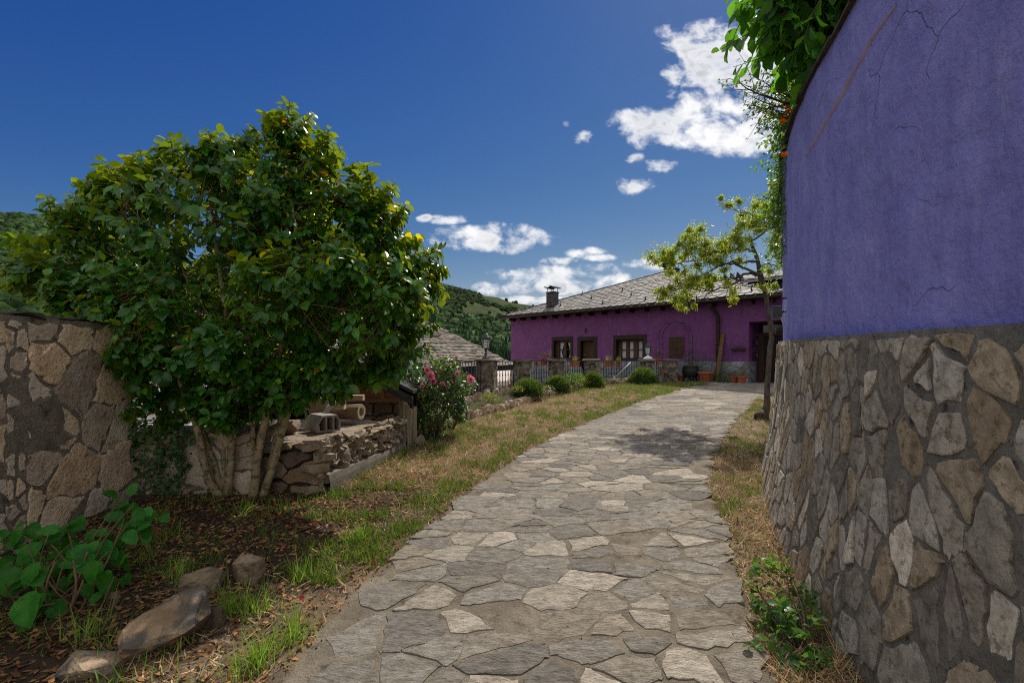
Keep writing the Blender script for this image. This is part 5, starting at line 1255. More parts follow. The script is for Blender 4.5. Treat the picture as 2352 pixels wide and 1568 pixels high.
# ================================================================== IVY
iv = thing('ivy', (-3.8, 4.7, .4), 'dark ivy hanging over the end of the tall garden wall and low platform', 'ivy'); ib = tuple(iv.location)
n = 0; pos, dr, no = [], [], []
vine = MB()
strands = [(245, 800, 260, 880), (262, 810, 280, 960), (285, 860, 292, 1050), (300, 930, 310, 1040), (330, 975, 335, 1110), (350, 980, 345, 1160), (372, 985, 380, 1130), (395, 985, 400, 1150), (420, 985, 418, 1110), (318, 1000, 330, 1080), (360, 1000, 352, 1170), (410, 1000, 425, 1090), (285, 980, 330, 1000), (300, 960, 400, 975), (340, 985, 450, 990), (400, 1010, 470, 1000), (390, 1080, 400, 1165)]
for (x0, y0, x1, y1) in strands:
    dpt = 4.66 if x0 < 300 else 4.78
    a, b = P(x0, y0, dpt), P(x1, y1, dpt+.03); cp = curve_pts(a, b, 6, 0, .12); vine.tube(cp, .004, 4, cap=False)
    for _ in range(int(40*max(.5, (a-b).length/.5))):
        t = R.random(); k = min(5, int(t*6)); p = cp[k].lerp(cp[k+1], t*6-k); pos.append(p+Vector((R.gauss(.01, .045), -abs(R.gauss(0, .04)), R.gauss(0, .04))))
        dr.append(Vector((R.gauss(0, .6), -.25, -.8+R.gauss(0, .4)))); no.append(Vector((R.gauss(.2, .35), -1+R.gauss(0, .3), .5+R.gauss(0, .3))))
vine.build('stems', M['twig'], iv, ib); N = len(pos); k = NR.uniform(.6, 1.4, (N, 1))
inst('leaves', IVY_V, IVY_F, frames(np.array(dr), np.array(no)), np.array(pos), NR.uniform(.03, .062, N), k*np.array([[1, 1, 1]]), M['ivy'], iv, ib)
# ================================================================== HYDRANGEA
hy_b = G(120, 1420); hy = thing('hydrangea', hy_b, 'broad leaved hydrangea without flowers growing against the left wall', 'shrub'); hyb = tuple(hy_b)
HV, HF = [], []; rowsn = 7
for i in range(rowsn+1):
    t = i/rowsn; wd = .36*math.sin(math.pi*min(1, t**.8*.97+.015))**.8 if i not in (0, rowsn) else .004
    for q in (-1, -.5, 0, .5, 1):
        HV.append((q*wd*(1+.05*((i % 2)*2-1)*(abs(q) == 1)), t, .10*abs(q)*wd*2-.28*t*t+(.012 if abs(q) == .5 else 0)))
for i in range(rowsn):
    for q in range(4): a = i*5+q; HF.append((a, a+1, a+6, a+5))
M['hydrangea'] = leafmat('hydrangea_leaf', (.02, .135, .014), (.045, .20, .022), (.18, .55, .03), .3, .5, .22, 14)
hp_, hd, hn, hs_ = [], [], [], []
mbs = MB()
lv = [(20, 1205, 2.9, -1, .1, 1.0), (70, 1215, 2.95, -.4, -.2, 1.05), (115, 1218, 2.9, .9, .1, 1.15), (150, 1200, 3.0, .3, .5, 1.0), (60, 1250, 2.75, -.2, -1, 1.1), (170, 1240, 2.9, .7, -.5, 1.0), (225, 1245, 2.95, .1, -1, 1.0), (262, 1215, 3.1, -.5, -.9, 1.15), (285, 1190, 3.15, -.6, .6, .95), (300, 1165, 3.2, .8, .1, .9), (282, 1145, 3.25, 0, 1, .9), (268, 1180, 3.2, -1, .2, .8), (310, 1180, 3.2, .9, -.5, .9), (295, 1210, 3.15, .6, -.8, .9),
      (20, 1290, 2.7, -.6, -.6, 1.0), (45, 1305, 2.75, .3, -.8, 1.2), (95, 1290, 2.7, .2, -1, 1.15), (130, 1280, 2.85, 1, .2, 1.0), (150, 1285, 2.8, .8, -.5, 1.0), (200, 1290, 2.85, -.6, -.5, 1.0), (228, 1290, 2.75, .1, -1, 1.2), (250, 1265, 2.9, .5, -.9, .9), (180, 1310, 2.9, .4, -.9, .9), (30, 1370, 2.55, -.5, -.6, 1.1), (50, 1375, 2.5, .4, -.9, 1.3), (12, 1340, 2.6, -.9, -.3, 1.0), (75, 1340, 2.7, .9, -.2, 1.0), (10, 1250, 2.8, -.8, .1, 1.1), (160, 1345, 2.85, .3, -1, .8), (90, 1235, 3.05, 0, .6, 1.0), (215, 1215, 3.1, .5, .3, .9), (190, 1260, 3.05, -.8, 0, .9), (110, 1330, 2.85, .2, -.9, .9), (35, 1225, 3.0, .2, .9, 1), (240, 1330, 2.85, .5, -.7, .7), (5, 1410, 2.5, -.5, -.9, 1.0)]
for (px, py, d, dx, dz, s) in lv:
    p = P(px, py, d); root = hy_b+Vector((R.uniform(-.16, .2), R.uniform(-.1, .15), 0)); mbs.tube(curve_pts(root, p, 5, .05, .12), [.008, .007, .006, .005, .004, .003], 5, cap=False)
    for rep in range(4):
        o = Vector((R.gauss(0, .03), R.gauss(0, .06)+.05*rep, R.gauss(0, .03)-.03*rep)); e = 1 if rep == 0 else R.choice([-1, .6])
        hp_.append(p+o); hd.append(Vector((dx*e+R.gauss(0, .15), -.35+R.gauss(0, .3), dz*.6-.12))); hn.append(Vector((R.gauss(0, .25), -.55+R.gauss(0, .2), 1))); hs_.append(.142*s*R.uniform(.8, 1.1)*(1 if rep == 0 else .8))
for k in range(9): 
    r0 = hy_b+Vector((R.uniform(-.1, .3), R.uniform(-.15, .1), 0)); mbs.tube(curve_pts(r0, r0+Vector((R.uniform(-.1, .12), R.uniform(-.1, .05), R.uniform(.12, .34))), 4, 0, .15), .006, 5)
mbs.build('stems', M['twig'], hy, hyb); N = len(hp_); k = NR.uniform(.7, 1.25, (N, 1))
inst('leaves', HV, HF, frames(np.array(hd), np.array(hn)), np.array(hp_), np.array(hs_), k*np.array([[1, 1, 1]]), M['hydrangea'], hy, hyb)
# ================================================================== LEANING TREE AT THE RIGHT
TD = 9.35
tb = G(1752, 968); tb = Vector(((1752-1176)/F*9.0, 9.0, gz(5, 9.0))); tr_t = thing('leaning_tree', tb, 'thin crooked tree with yellow green leaves leaning over the path beside the curved wall', 'tree'); trb = tuple(tb)
tk = [(1750, 975, 9.0), (1754, 955, 9.0), (1762, 930, 9.02), (1762, 890, 9.05), (1765, 847, 9.1), (1769, 800, 9.15), (1772, 776, 9.2), (1768, 730, 9.25), (1762, 700, 9.3), (1759, 678, 9.35), (1753, 655, 9.4), (1746, 632, 9.45), (1743, 610, 9.45), (1740, 595, 9.5), (1732, 576, 9.5), (1727, 562, 9.5)]
mb = MB(); pts = [P(*q) for q in tk]; pts[0].z = gz(5, 9)-.1; rr = [.13, .10, .062, .053, .048, .046, .046, .043, .043, .046, .052, .054, .042, .038, .036, .03]
mb.tube(pts, rr, 10, bump=.10)
g0 = P(1748, 955, 8.97)
for k in range(7): mb.rock(g0+Vector((R.uniform(-.10, .07), R.uniform(-.06, .06), R.uniform(-.16, .1))), (.16, .15, .2), None, 14)
mb.build('trunk', M['darkbark'], tr_t, trb)
bt = MB(); fork = P(1746, 632, 9.45); tsk = []
def branch(px, r0, r1, dd=0.0, d_end=None):
    n = len(px); q = [P(x, y, TD-.1+(dd)*i/(n-1)) for i, (x, y) in enumerate(px)]; f = []
    for i in range(n-1):
        for k in range(4): f.append(q[i].lerp(q[i+1], k/4)+Vector((R.uniform(-.02, .02), R.uniform(-.03, .03), R.uniform(-.02, .02))))
    f.append(q[-1]); bt.tube(f, [r0+(r1-r0)*i/(len(f)-1) for i in range(len(f))], 6, bump=.08); tsk.extend(f)
branch([(1746, 632), (1725, 629), (1704, 632), (1699, 646), (1673, 658), (1636, 667), (1608, 668)], .032, .012, .2)
branch([(1636, 667), (1620, 680), (1603, 693), (1580, 700)], .014, .006, .2)
branch([(1608, 668), (1570, 660), (1545, 668), (1515, 678)], .012, .004, .3)
branch([(1746, 632), (1715, 618), (1683, 602), (1650, 611), (1622, 628), (1590, 640)], .028, .009, -.2)
branch([(1741, 600), (1715, 602), (1690, 606), (1650, 604), (1610, 598), (1580, 600), (1547, 607), (1509, 597), (1490, 594)], .026, .004, .5)
branch([(1733, 578), (1715, 573), (1690, 572), (1664, 574), (1633, 581), (1600, 570), (1585, 550)], .024, .005, -.3)
branch([(1633, 581), (1612, 560), (1600, 545)], .010, .004, -.2)
branch([(1727, 562), (1724, 555), (1736, 548), (1767, 524), (1786, 517), (1800, 490)], .026, .012, .2)
branch([(1767, 524), (1745, 505), (1720, 490), (1695, 484), (1675, 470)], .014, .003, -.3)
branch([(1786, 517), (1788, 480), (1786, 450), (1792, 420), (1796, 380)], .014, .004, .3)
branch([(1743, 612), (1765, 605), (1785, 612), (1795, 600)], .016, .005, .1)
branch([(1753, 655), (1775, 645), (1790, 625)], .016, .004, .0)
branch([(1727, 562), (1735, 590), (1720, 600), (1705, 620)], .01, .004, -.2)
branch([(1772, 776), (1779, 765), (1782, 755), (1774, 740)], .018, .010, -.3)
q8 = lambda x, y: (1439+.2344*x, 398+.2344*y)
CLU = [(q[0]+R.gauss(0, 55), q[1]+R.gauss(0, 40), 62) for q in [(640, 620), (760, 640), (880, 720), (560, 740), (480, 800), (700, 760), (620, 850), (560, 1000), (700, 980), (900, 640), (1000, 700), (1060, 760), (1180, 460), (1260, 380), (1360, 300), (1420, 500), (1340, 460), (1500, 420), (1460, 280), (1530, 300), (1500, 120), (1470, 560), (1520, 680), (1120, 600), (420, 770), (740, 1090), (940, 780), (800, 840), (520, 1140), (660, 1150), (340, 800), (400, 830), (280, 820), (540, 690), (620, 560), (820, 680), (460, 1000), (400, 1140), (560, 1200), (860, 960), (760, 1040), (940, 1010), (1060, 560), (1160, 560), (1240, 560), (1160, 700), (1080, 860), (900, 880), (1440, 600), (1420, 820), (1480, 760), (1520, 560)]]+[(240, 800, 90), (370, 770, 70), (470, 760, 80), (590, 770, 80), (700, 590, 110), (640, 680, 110), (760, 690, 100), (850, 760, 100), (1080, 640, 130), (1000, 760, 120), (960, 690, 80), (1120, 700, 100), (850, 850, 90), (560, 960, 110), (640, 1030, 100), (500, 1060, 80), (600, 1100, 80), (330, 1150, 80), (350, 1220, 50), (480, 1220, 80), (600, 1200, 60), (640, 1070, 90), (820, 1100, 60), (1000, 1060, 60), (1040, 1160, 70), (1050, 1235, 50), (540, 1310, 60), (660, 1290, 35), (930, 240, 25), (1000, 310, 60), (1110, 270, 40), (1140, 410, 90), (1270, 300, 80), (1300, 420, 130), (1400, 360, 130), (1450, 430, 110), (1220, 500, 90), (1320, 520, 80), (1500, 350, 90), (1480, 640, 90), (1430, 720, 80), (1500, 720, 70), (1480, 150, 90), (1520, 60, 70), (1500, 250, 80), (1400, 950, 60), (1340, 1110, 60), (1450, 1100, 35), (1510, 880, 45), (730, 540, 50), (560, 620, 60), (420, 820, 60), (300, 850, 60), (760, 800, 80), (700, 900, 70), (1530, 480, 80), (1540, 600, 80), (1530, 170, 60)]
shts = []
for (x, y, r) in CLU:
    px, py = q8(x, y); d = TD+R.uniform(-.45, .45)+(.3 if x < 600 else 0); c = P(px, py, d); rad = r*.2344/F*d; near = min(tsk, key=lambda k: (k-c).length)
    bt.tube(curve_pts(near, c, 4, -.03, .25), [.008, .006, .005, .004, .003], 4, cap=False)
    for k in range(int(9+r*.24)):
        v = Vector((R.gauss(0, 1), R.gauss(0, 1), R.gauss(0, .75))).normalized()*rad*R.choice((R.uniform(.3, 1), R.uniform(.7, 1.8))); e = c+v; a = c+v*.2
        st_ = e-v.normalized()*min(.16, v.length); bt.tube([c, st_, e], [.004, .003, .002], 3, cap=False); shts.append((st_, e+Vector((0, 0, -.01))))
bt.build('branches', M['darkbark'], tr_t, trb)
ps, dr, no, sc_, tn = leafy(shts, (7, 12), .062, .25, .7, (.75, 1.5), [(.10, (1.5, .85, .5)), (.10, (.6, .9, .9))])
inst('foliage', SMALL_V, SMALL_F, frames(dr, no), ps, np.stack([sc_*1.15, sc_, sc_], axis=1), tn, M['yellowleaf'], tr_t, trb)
# ================================================================== PLANTS ON TOP OF THE RIGHT WALL
def shrub(name, cat, label, root, tips, per, ln, lm, wide, droop, tint, r0=.012, sub=1, spread=.1, tmpl=0, wob=.15, upn=.7):
    t = thing(name, root, label, cat); b = tuple(root); mb = MB(); sh_ = []
    for tip in tips:
        cp = curve_pts(root, tip, 6, .04, wob); mb.tube(cp, [r0*(1-.8*i/6) for i in range(7)], 5, cap=False)
        for k in range(sub):
            j = R.randint(2, 5); a = cp[j].lerp(cp[j+1], R.random()); e = a+Vector((R.gauss(0, spread), R.gauss(0, spread), R.gauss(0, spread))); e2 = e+(e-a)*.6+Vector((R.gauss(0, .04), R.gauss(0, .04), R.gauss(0, .04)))
            mb.tube([a, e, e2], [r0*.3, r0*.22, r0*.12], 4, cap=False); sh_.append((a.lerp(e, .4), e2))
        sh_.append((cp[5], cp[6]))
    mb.build('branches', M['darkbark'], t, b)
    ps, dr, no, sc_, tn = leafy(sh_, per, ln, droop, upn, tint)
    inst('foliage', LEAF_V if tmpl == 0 else SMALL_V, LEAF_F if tmpl == 0 else SMALL_F, frames(dr, no), ps, np.stack([sc_*wide, sc_, sc_], axis=1), tn, M[lm], t, b); return t
def wtop(px, py, d): return P(px, py, d)
M['bigleaf'] = leafmat('broad_leaf', (.022, .095, .016), (.04, .14, .022), (.22, .50, .03), .42, .4, .3)
tips = [P(R.uniform(1745, 1960), R.uniform(-60, 150)*(1-.0), R.uniform(3.7, 4.5)) for _ in range(40)]
tips = [t for t in tips if True]
tips = []
while len(tips) < 95:
    px, py = R.uniform(1742, 1990), R.uniform(-120, 165)
    if py > 30+ (px-1742)*.75 and px < 1880: continue
    if px < 1770 and py > 120: continue
    tips.append(P(px, py, R.uniform(3.75, 4.6)))
shrub('broad_leaf_shrub', 'shrub', 'shrub with large drooping green leaves hanging over the top of the violet wall', wpt(4.9, 4.2, -.9), tips, (6, 9), .165, 'bigleaf', 1.15, .9, (.7, 1.5), .02, 6, .16)
tips = [P(px, py, R.uniform(4.9, 5.6)) for px, py in [(1692, 205), (1700, 190), (1712, 240), (1695, 182), (1722, 170), (1740, 168), (1716, 215), (1742, 235), (1728, 262), (1740, 285), (1746, 275), (1755, 262), (1760, 190), (1775, 170), (1770, 215), (1765, 240), (1790, 185), (1745, 200), (1730, 195), (1780, 205), (1752, 290)]]
shrub('wiry_shrub', 'shrub', 'wiry bare branched shrub with tiny leaves reaching out over the wall against the white cloud', wpt(5.6, 4.1, -.5), tips, (3, 6), .042, 'lightleaf', 1.2, .2, (.5, 1.1), .013, 6, .10, 0, .22)
tips = [P(px, py, R.uniform(5.3, 6.2)) for px, py in [(1848, 150), (1840, 175), (1825, 190), (1835, 205), (1815, 215), (1822, 235), (1808, 250), (1815, 270), (1800, 285), (1806, 305), (1795, 330), (1800, 345), (1788, 320), (1795, 365), (1778, 362), (1800, 385), (1785, 395), (1798, 410), (1783, 430), (1790, 440), (1860, 130), (1850, 165), (1800, 470), (1788, 490), (1796, 520), (1790, 545), (1798, 570), (1788, 590), (1795, 615), (1798, 640), (1780, 470), (1775, 520), (1870, 120), (1835, 180), (1812, 230), (1792, 350)]]
tips += [P(1176+(t.x/t.y)*F+R.uniform(-26, 22), 825-(t.z-EYE)/t.y*F+R.uniform(-22, 22), R.uniform(4.9, 5.6)) for t in tips]
fs_t = shrub('flowering_shrub', 'shrub', 'leafy shrub with small orange flowers spilling over the curved edge of the violet wall', wpt(6.6, 4.2, -.4), tips, (7, 11), .062, 'lightleaf', .95, .3, (.8, 1.6), .010, 8, .10)
pv, pf = [(0, 0, 0), (-.34, .45, .12), (.34, .45, .12), (-.28, .85, .22), (.28, .85, .22), (0, 1, .2)], [(0, 2, 4, 5, 3, 1)]
def flower(c, r, name, m, parent, base, axis=(0, 0, 1), petals=7, rings=2, tint=1.0):
    ax = Vector(axis).normalized(); u = ax.orthogonal().normalized(); v = ax.cross(u); dr, no, sc = [], [], []
    for g in range(rings):
        for k in range(petals-g):
            a = 6.283*(k+.5*g)/(petals-g)+R.uniform(-.2, .2); s = u*math.cos(a)+v*math.sin(a); el = .25+.5*g+R.uniform(-.1, .15); dr.append(s*math.cos(el)+ax*math.sin(el)); no.append(ax*math.cos(el)-s*math.sin(el)); sc.append(r*(1-.16*g)*R.uniform(.85, 1.1))
    N = len(dr); k = NR.uniform(.75, 1.2, (N, 1))*tint
    return inst(name, pv, pf, frames(np.array(dr), np.array(no)), np.repeat(np.array([tuple(c)]), N, axis=0), np.array(sc), k*np.array([[1, 1, 1]]), m, parent, base, smooth=False)
for px, py in [(1823, 199), (1838, 204), (1822, 211), (1836, 222), (1830, 230), (1803, 244), (1811, 258), (1797, 282), (1801, 272), (1814, 282), (1800, 358), (1845, 163), (1828, 241)]:
    flower(P(px, py, R.uniform(4.55, 4.8)), R.uniform(.03, .045), 'flower', M['orange'], fs_t, tuple(fs_t.location), (-.4, -.8, .5), 6, 2, R.choice([.8, 1, 1.2]))
# ================================================================== LOW PLANT AT THE FOOT OF THE RIGHT WALL
rb = G(1850, 1500); rb.z = gz(rb.x, rb.y); tips = [P(px, py, d) for px, py, d in [(1735, 1295, 2.95), (1760, 1290, 2.95), (1790, 1280, 2.95), (1805, 1300, 2.9), (1815, 1335, 2.85), (1740, 1350, 2.8), (1725, 1330, 2.85), (1770, 1345, 2.75), (1790, 1390, 2.65), (1760, 1400, 2.65), (1800, 1440, 2.5), (1775, 1450, 2.5), (1840, 1460, 2.45), (1830, 1400, 2.65), (1750, 1430, 2.6), (1815, 1500, 2.4), (1870, 1500, 2.4), (1840, 1530, 2.3)]]
shrub('young_shrub', 'plant', 'young plant with small round bright green leaves at the path edge below the stone wall', rb, tips, (5, 8), .056, 'lightleaf', 1.5, .25, (.8, 1.5), .007, 2, .045, 0, .2)
# ================================================================== ROSE BUSH
ro_b = Vector((-1.22, 7.35, gz(-1.2, 7.3))); rs = thing('rose_bush', ro_b, 'rose bush with pink blooms and glossy leaves in front of the first stone pillars', 'rose bush'); rsb = tuple(ro_b)
mb = MB(); sh_ = []; cen = [(1000, 850, 55), (975, 900, 50), (1040, 880, 55), (1010, 930, 60), (1045, 920, 45), (965, 945, 45), (1000, 970, 50), (985, 1000, 35), (1060, 885, 35), (955, 870, 35), (960, 915, 40), (1030, 840, 30), (1055, 950, 25)]
for k, (bx, by) in enumerate([(960, 1010), (965, 1012), (1000, 1000), (990, 1005), (1040, 985), (972, 1008)]):
    tp_ = cen[k*2 % len(cen)]; a = P(bx, by, 7.3+.05*k); b = P(tp_[0]+R.uniform(-15, 15), tp_[1], 7.5); mb.tube(curve_pts(a, b, 6, .0, .1), [.022, .018, .015, .013, .011, .008, .005], 6)
for (px, py, r) in cen:
    for k in range(int(r*.95)):
        d = 7.5+R.uniform(-.35, .35); c = P(px, py, d); v = Vector((R.gauss(0, 1), R.gauss(0, 1), R.gauss(0, 1))).normalized()*r/F*7.5*R.uniform(.45, 1.05); e = c+v; s = e-(v.normalized()+Vector((0, 0, .5)))*.1
        mb.tube([c, s, e], [.004, .003, .002], 3, cap=False); sh_.append((s, e))
for (px, py) in ((1008, 825), (1050, 815), (1047, 840), (1020, 835), (952, 830)):
    a = P(px+R.uniform(-15, 15), py+60, 7.5); b = P(px, py, 7.5); mb.tube([a, b], [.005, .003], 4); sh_.append((a, b))
mb.build('stems', M['twig'], rs, rsb)
ps, dr, no, sc_, tn = leafy(sh_, (4, 7), .075, .35, .6, (.6, 1.5), [(.02, (3, .8, .6))])
inst('leaves', LEAF_V, LEAF_F, frames(dr, no), ps, np.stack([sc_*1.1, sc_, sc_], axis=1), tn, M['rose_leaf'], rs, rsb)
for (px, py, r) in ((988, 864, .075), (1080, 872, .062), (982, 850, .05), (1050, 858, .04), (1016, 883, .042), (971, 886, .036), (1007, 818, .03), (1049, 822, .03), (994, 876, .06)):
    flower(P(px, py, 7.08 if py > 830 else 7.45), r*1.25, 'bloom', M['rosepink'], rs, rsb, (R.uniform(-.5, .5), -1, R.uniform(.2, .7)), 8, 4)
# ================================================================== FLOWER BED, EDGING, CLIPPED SHRUBS
EDG = [(-1.43, 7.28), (-1.03, 8.62), (-.5, 9.6), (-.03, 10.3), (.81, 11.9), (1.6, 13.1), (2.5, 14.4), (3.1, 14.75), (4.1, 15.2), (4.9, 15.75)]
bd = MB(); n = len(EDG)*6; inner = [(-2.1, 8.2), (-1.85, 9.6), (-1.5, 10.6), (-.75, 11.75), (.3, 12.85), (1.35, 13.85), (2.5, 14.9), (3.2, 15.2), (4.3, 15.75), (5.3, 16.3)]
def seg(pts, t): t = t*(len(pts)-1); k = min(int(t), len(pts)-2); f = t-k; return pts[k][0]+(pts[k+1][0]-pts[k][0])*f, pts[k][1]+(pts[k+1][1]-pts[k][1])*f
for i in range(n+1):
    a = seg(EDG, i/n); b = seg(inner, i/n)
    for k in range(9):
        u = k/8; x = a[0]+(b[0]-a[0])*u; y = a[1]+(b[1]-a[1])*u; bd.v.append((x, y, gz(x, y)+.02+.11*min(1, u*4)+.03*vn(x, y, 4, 2)))
for i in range(n):
    for k in range(8): a = i*9+k; bd.f.append((a, a+1, a+10, a+9)); bd.c.append((.75, .73, .7)); bd.sm.append(True)
tag(bd.build('flower_bed', M['soil']), kind='structure')
def edging(pts, hts, label):
    e = MB(); c = Curve2(pts, 8); s = 0
    while s < c.L:
        x, y, dx, dy = c.at(s); w_ = R.uniform(.04, .11); h = R.uniform(*hts)*R.uniform(.8, 1.25); rot = Matrix.Rotation(math.atan2(dy, dx)+R.uniform(-.25, .25), 3, 'Z') @ Matrix.Rotation(R.uniform(-.22, .22), 3, 'Y'); k = R.uniform(.7, 1.25)
        e.rock((x-dy*R.uniform(-.02, .04), y+dx*R.uniform(-.02, .04), gz(x, y)+h*.32), (w_*1.15, R.uniform(.12, .26), h*1.35), rot, 22, (k*1.25, k*1.2, k*1.1), .97); s += w_*.92
    t = tag(e.build('stone_edging', M['oldstone'], None, (pts[0][0], pts[0][1], gz(*pts[0]))), label, 'edging'); return t
edging(EDG, (.10, .19), 'rough slate edging between the dry lawn and the flower bed')
edging([(-1.25, 9.2), (-1.05, 9.9), (-.6, 10.9), (.2, 12.1), (.9, 13.0)], (.2, .32), 'taller inner stone edging at the foot of the railing pillars')
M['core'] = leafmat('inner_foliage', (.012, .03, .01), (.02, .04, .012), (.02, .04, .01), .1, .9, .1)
def clipped(px, py0, wpx, hpx, d, label):
    c = P(px, py0, d); rx, rz = wpx/F*d/2, hpx/F*d; t = thing('clipped_shrub', c, label, 'shrub', 'clipped round shrubs in the flower bed'); b = tuple(c)
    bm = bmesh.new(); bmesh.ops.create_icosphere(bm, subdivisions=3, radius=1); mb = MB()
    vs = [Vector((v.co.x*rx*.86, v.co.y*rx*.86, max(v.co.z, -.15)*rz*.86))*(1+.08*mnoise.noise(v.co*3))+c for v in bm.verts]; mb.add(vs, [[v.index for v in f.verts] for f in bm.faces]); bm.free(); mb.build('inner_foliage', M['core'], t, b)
    N = 5200; v = NR.normal(0, 1, (N, 3)); v[:, 2] = np.abs(v[:, 2])-.1; v /= np.linalg.norm(v, axis=1, keepdims=True)
    lump = np.array([1+.10*mnoise.noise(Vector(q)*3.2+Vector((px, 0, 0)))+.06*mnoise.noise(Vector(q)*8) for q in v]); p = v*np.array([rx, rx, rz])*(lump*NR.uniform(.84, 1.02, N))[:, None]+np.array(b)
    tv = [(-.13, 0, 0), (.13, 0, 0), (.0, 1, 0)]; k = NR.uniform(.6, 1.35, (N, 1))
    inst('foliage', tv, [(0, 1, 2)], frames(v+NR.normal(0, .55, (N, 3)), NR.normal(0, 1, (N, 3))+np.array([0, 0, .6])), p, NR.uniform(.06, .10, N), k*np.array([[1, 1, 1]]), M['needle'], t, b)
clipped(1213, 903, 66, 31, 11.4, 'first clipped green shrub, nearest the slate roof and rose bush'); clipped(1280, 893, 58, 28, 12.7, 'second clipped green shrub, between lime foliage and the fourth pillar')
clipped(1362, 886, 50, 30, 14.0, 'third clipped green shrub, in front of the fifth pillar'); clipped(1477, 878, 60, 33, 14.95, 'widest clipped green shrub, in front of the pillar with the white lantern foot')
def lime(px, py, r, d, label, lm='limeleaf', ln=.045, n=420):
    c = P(px, py, d); t = thing('low_plant', c-Vector((0, 0, r)), label, 'plant'); b = tuple(t.location); mb = MB(); base = Vector(b)
    for k in range(12): v = Vector((R.gauss(0, 1), R.gauss(0, 1), abs(R.gauss(0, 1))+.4)).normalized()*r; mb.tube([base, base+v], [.004, .002], 4)
    mb.build('stems', M['twig'], t, b); sprig_leaves('leaves', [(c+Vector((q*r*.8, 0, 0)), r*.75) for q in (-.8, 0, .8)], n, ln, M[lm], t, b, -.3)
lime(1125, 915, .15, 9.9, 'low lime yellow plant in the bed between rose bush and first clipped shrub'); lime(1192, 893, .10, 11.0, 'yellow flowering sprig in front of the first clipped shrub', n=160)
lime(1258, 893, .12, 12.2, 'lime green clump just left of the second clipped shrub', n=260); lime(1335, 880, .20, 13.7, 'lime foliage between the second and third clipped shrubs', n=300, ln=.06)
lime(1314, 872, .26, 13.4, 'tall leafy green plant against the railing between second and third clipped shrubs', 'lightleaf', .08, 420); lime(1445, 872, .12, 14.9, 'small lime plant left of the widest clipped shrub', n=160); lime(1240, 898, .11, 11.7, 'lime tuft between the first clipped shrub and the solar lamp', n=200)
def solar(px, py, d, label):
    p = P(px, py, d); c = Vector((p.x, p.y, gz(p.x, p.y))); t = thing('solar_light', c, label, 'garden light', 'solar lights along the slate edging'); b = tuple(c); mb = MB(); h = .17
    mb.lathe([(.012, 0), (.012, h)], c, 8); mb.build('stake', M['iron'], t, b); mb = MB(); mb.lathe([(.02, h-.01), (.045, h), (.05, h+.06), (.03, h+.065)], c, 8); mb.build('lens', M['lampwhite'], t, b)
    mb = MB(); mb.lathe([(.062, h+.065), (.06, h+.075), (.03, h+.10), (.004, h+.105)], c, 8); mb.build('lid', M['iron'], t, b)
solar(1262, 905, 11.75, 'small black solar light at the edging right of the first clipped shrub'); solar(1072, 960, 8.9, 'small black solar light at the edging beside the rose bush'); solar(1410, 880, 14.6, 'small black solar light at the edging right of the third clipped shrub')
# ================================================================== STONES ON THE SOIL BED
def stone(px0, px1, py0, py1, label, tint, n=18, dep=1.0, rz=0.0, tilt=0.0, pw=.7):
    g = G((px0+px1)/2, py1-8); d = g.y; wd = (px1-px0)/F*d*.9; h = (py1-py0)/F*d*.8; bm = bmesh.new()
    mb = MB(); mb.rock((0, 0, 0), (wd, wd*dep, h), None, n, tint, pw)
    vs = [bm.verts.new(v) for v in mb.v]; 
    for f in mb.f: bm.faces.new([vs[i] for i in f])
    bmesh.ops.triangulate(bm, faces=bm.faces); bmesh.ops.subdivide_edges(bm, edges=bm.edges, cuts=2, use_grid_fill=True)
    rot = Matrix.Rotation(rz, 3, 'Z') @ Matrix.Rotation(tilt, 3, 'Y'); c = Vector((g.x, g.y+wd*.25, g.z+h*.26)); o = MB(); out = []
    for v in bm.verts:
        q = v.co+v.co.normalized()*(.09*h*mnoise.noise(v.co*9/h*.3)+.05*h*mnoise.noise(v.co*24/h*.3)); out.append(rot @ q+c)
    bm.verts.index_update(); o.add(out, [[v.index for v in f.verts] for f in bm.faces], tint); bm.free()
    tag(o.build('stone', M['rockmat'], None, tuple(g)), label, 'stone', 'loose stones in the shaded soil bed')
M['rockmat'] = mat('boulder', (.20, .145, .095), (.36, .28, .20), 7, .9, .8, 26, spots=(.11, .105, .10), spscale=6, splo=.5, sphi=.62, bdist=.03)
stone(252, 450, 1378, 1530, 'large tilted brown boulder in the shaded soil bed', (1.15, 1.05, .9), 16, .7, .45, -.38, .9); stone(405, 502, 1308, 1385, 'squat grey green stone behind the large boulder', (.85, .85, .75), 26, .8, .1, 0, .85)
stone(522, 602, 1268, 1362, 'upright pale stone with a pointed top nearest the path', (1.05, 1, .95), 22, .6, -.2, .3, .8); stone(460, 512, 1398, 1466, 'small dark stone right of the large boulder', (.5, .5, .5), 22, .8, .3, .1)
stone(228, 270, 1366, 1430, 'dark upright slate chunk between hydrangea and the large boulder', (.45, .43, .42), 20, .6, .2, .1, .9); stone(115, 252, 1528, 1590, 'pale grey stone cut by the bottom edge of the photo', (1.2, 1.15, 1.1), 24, .7, -.2, .1, .85)
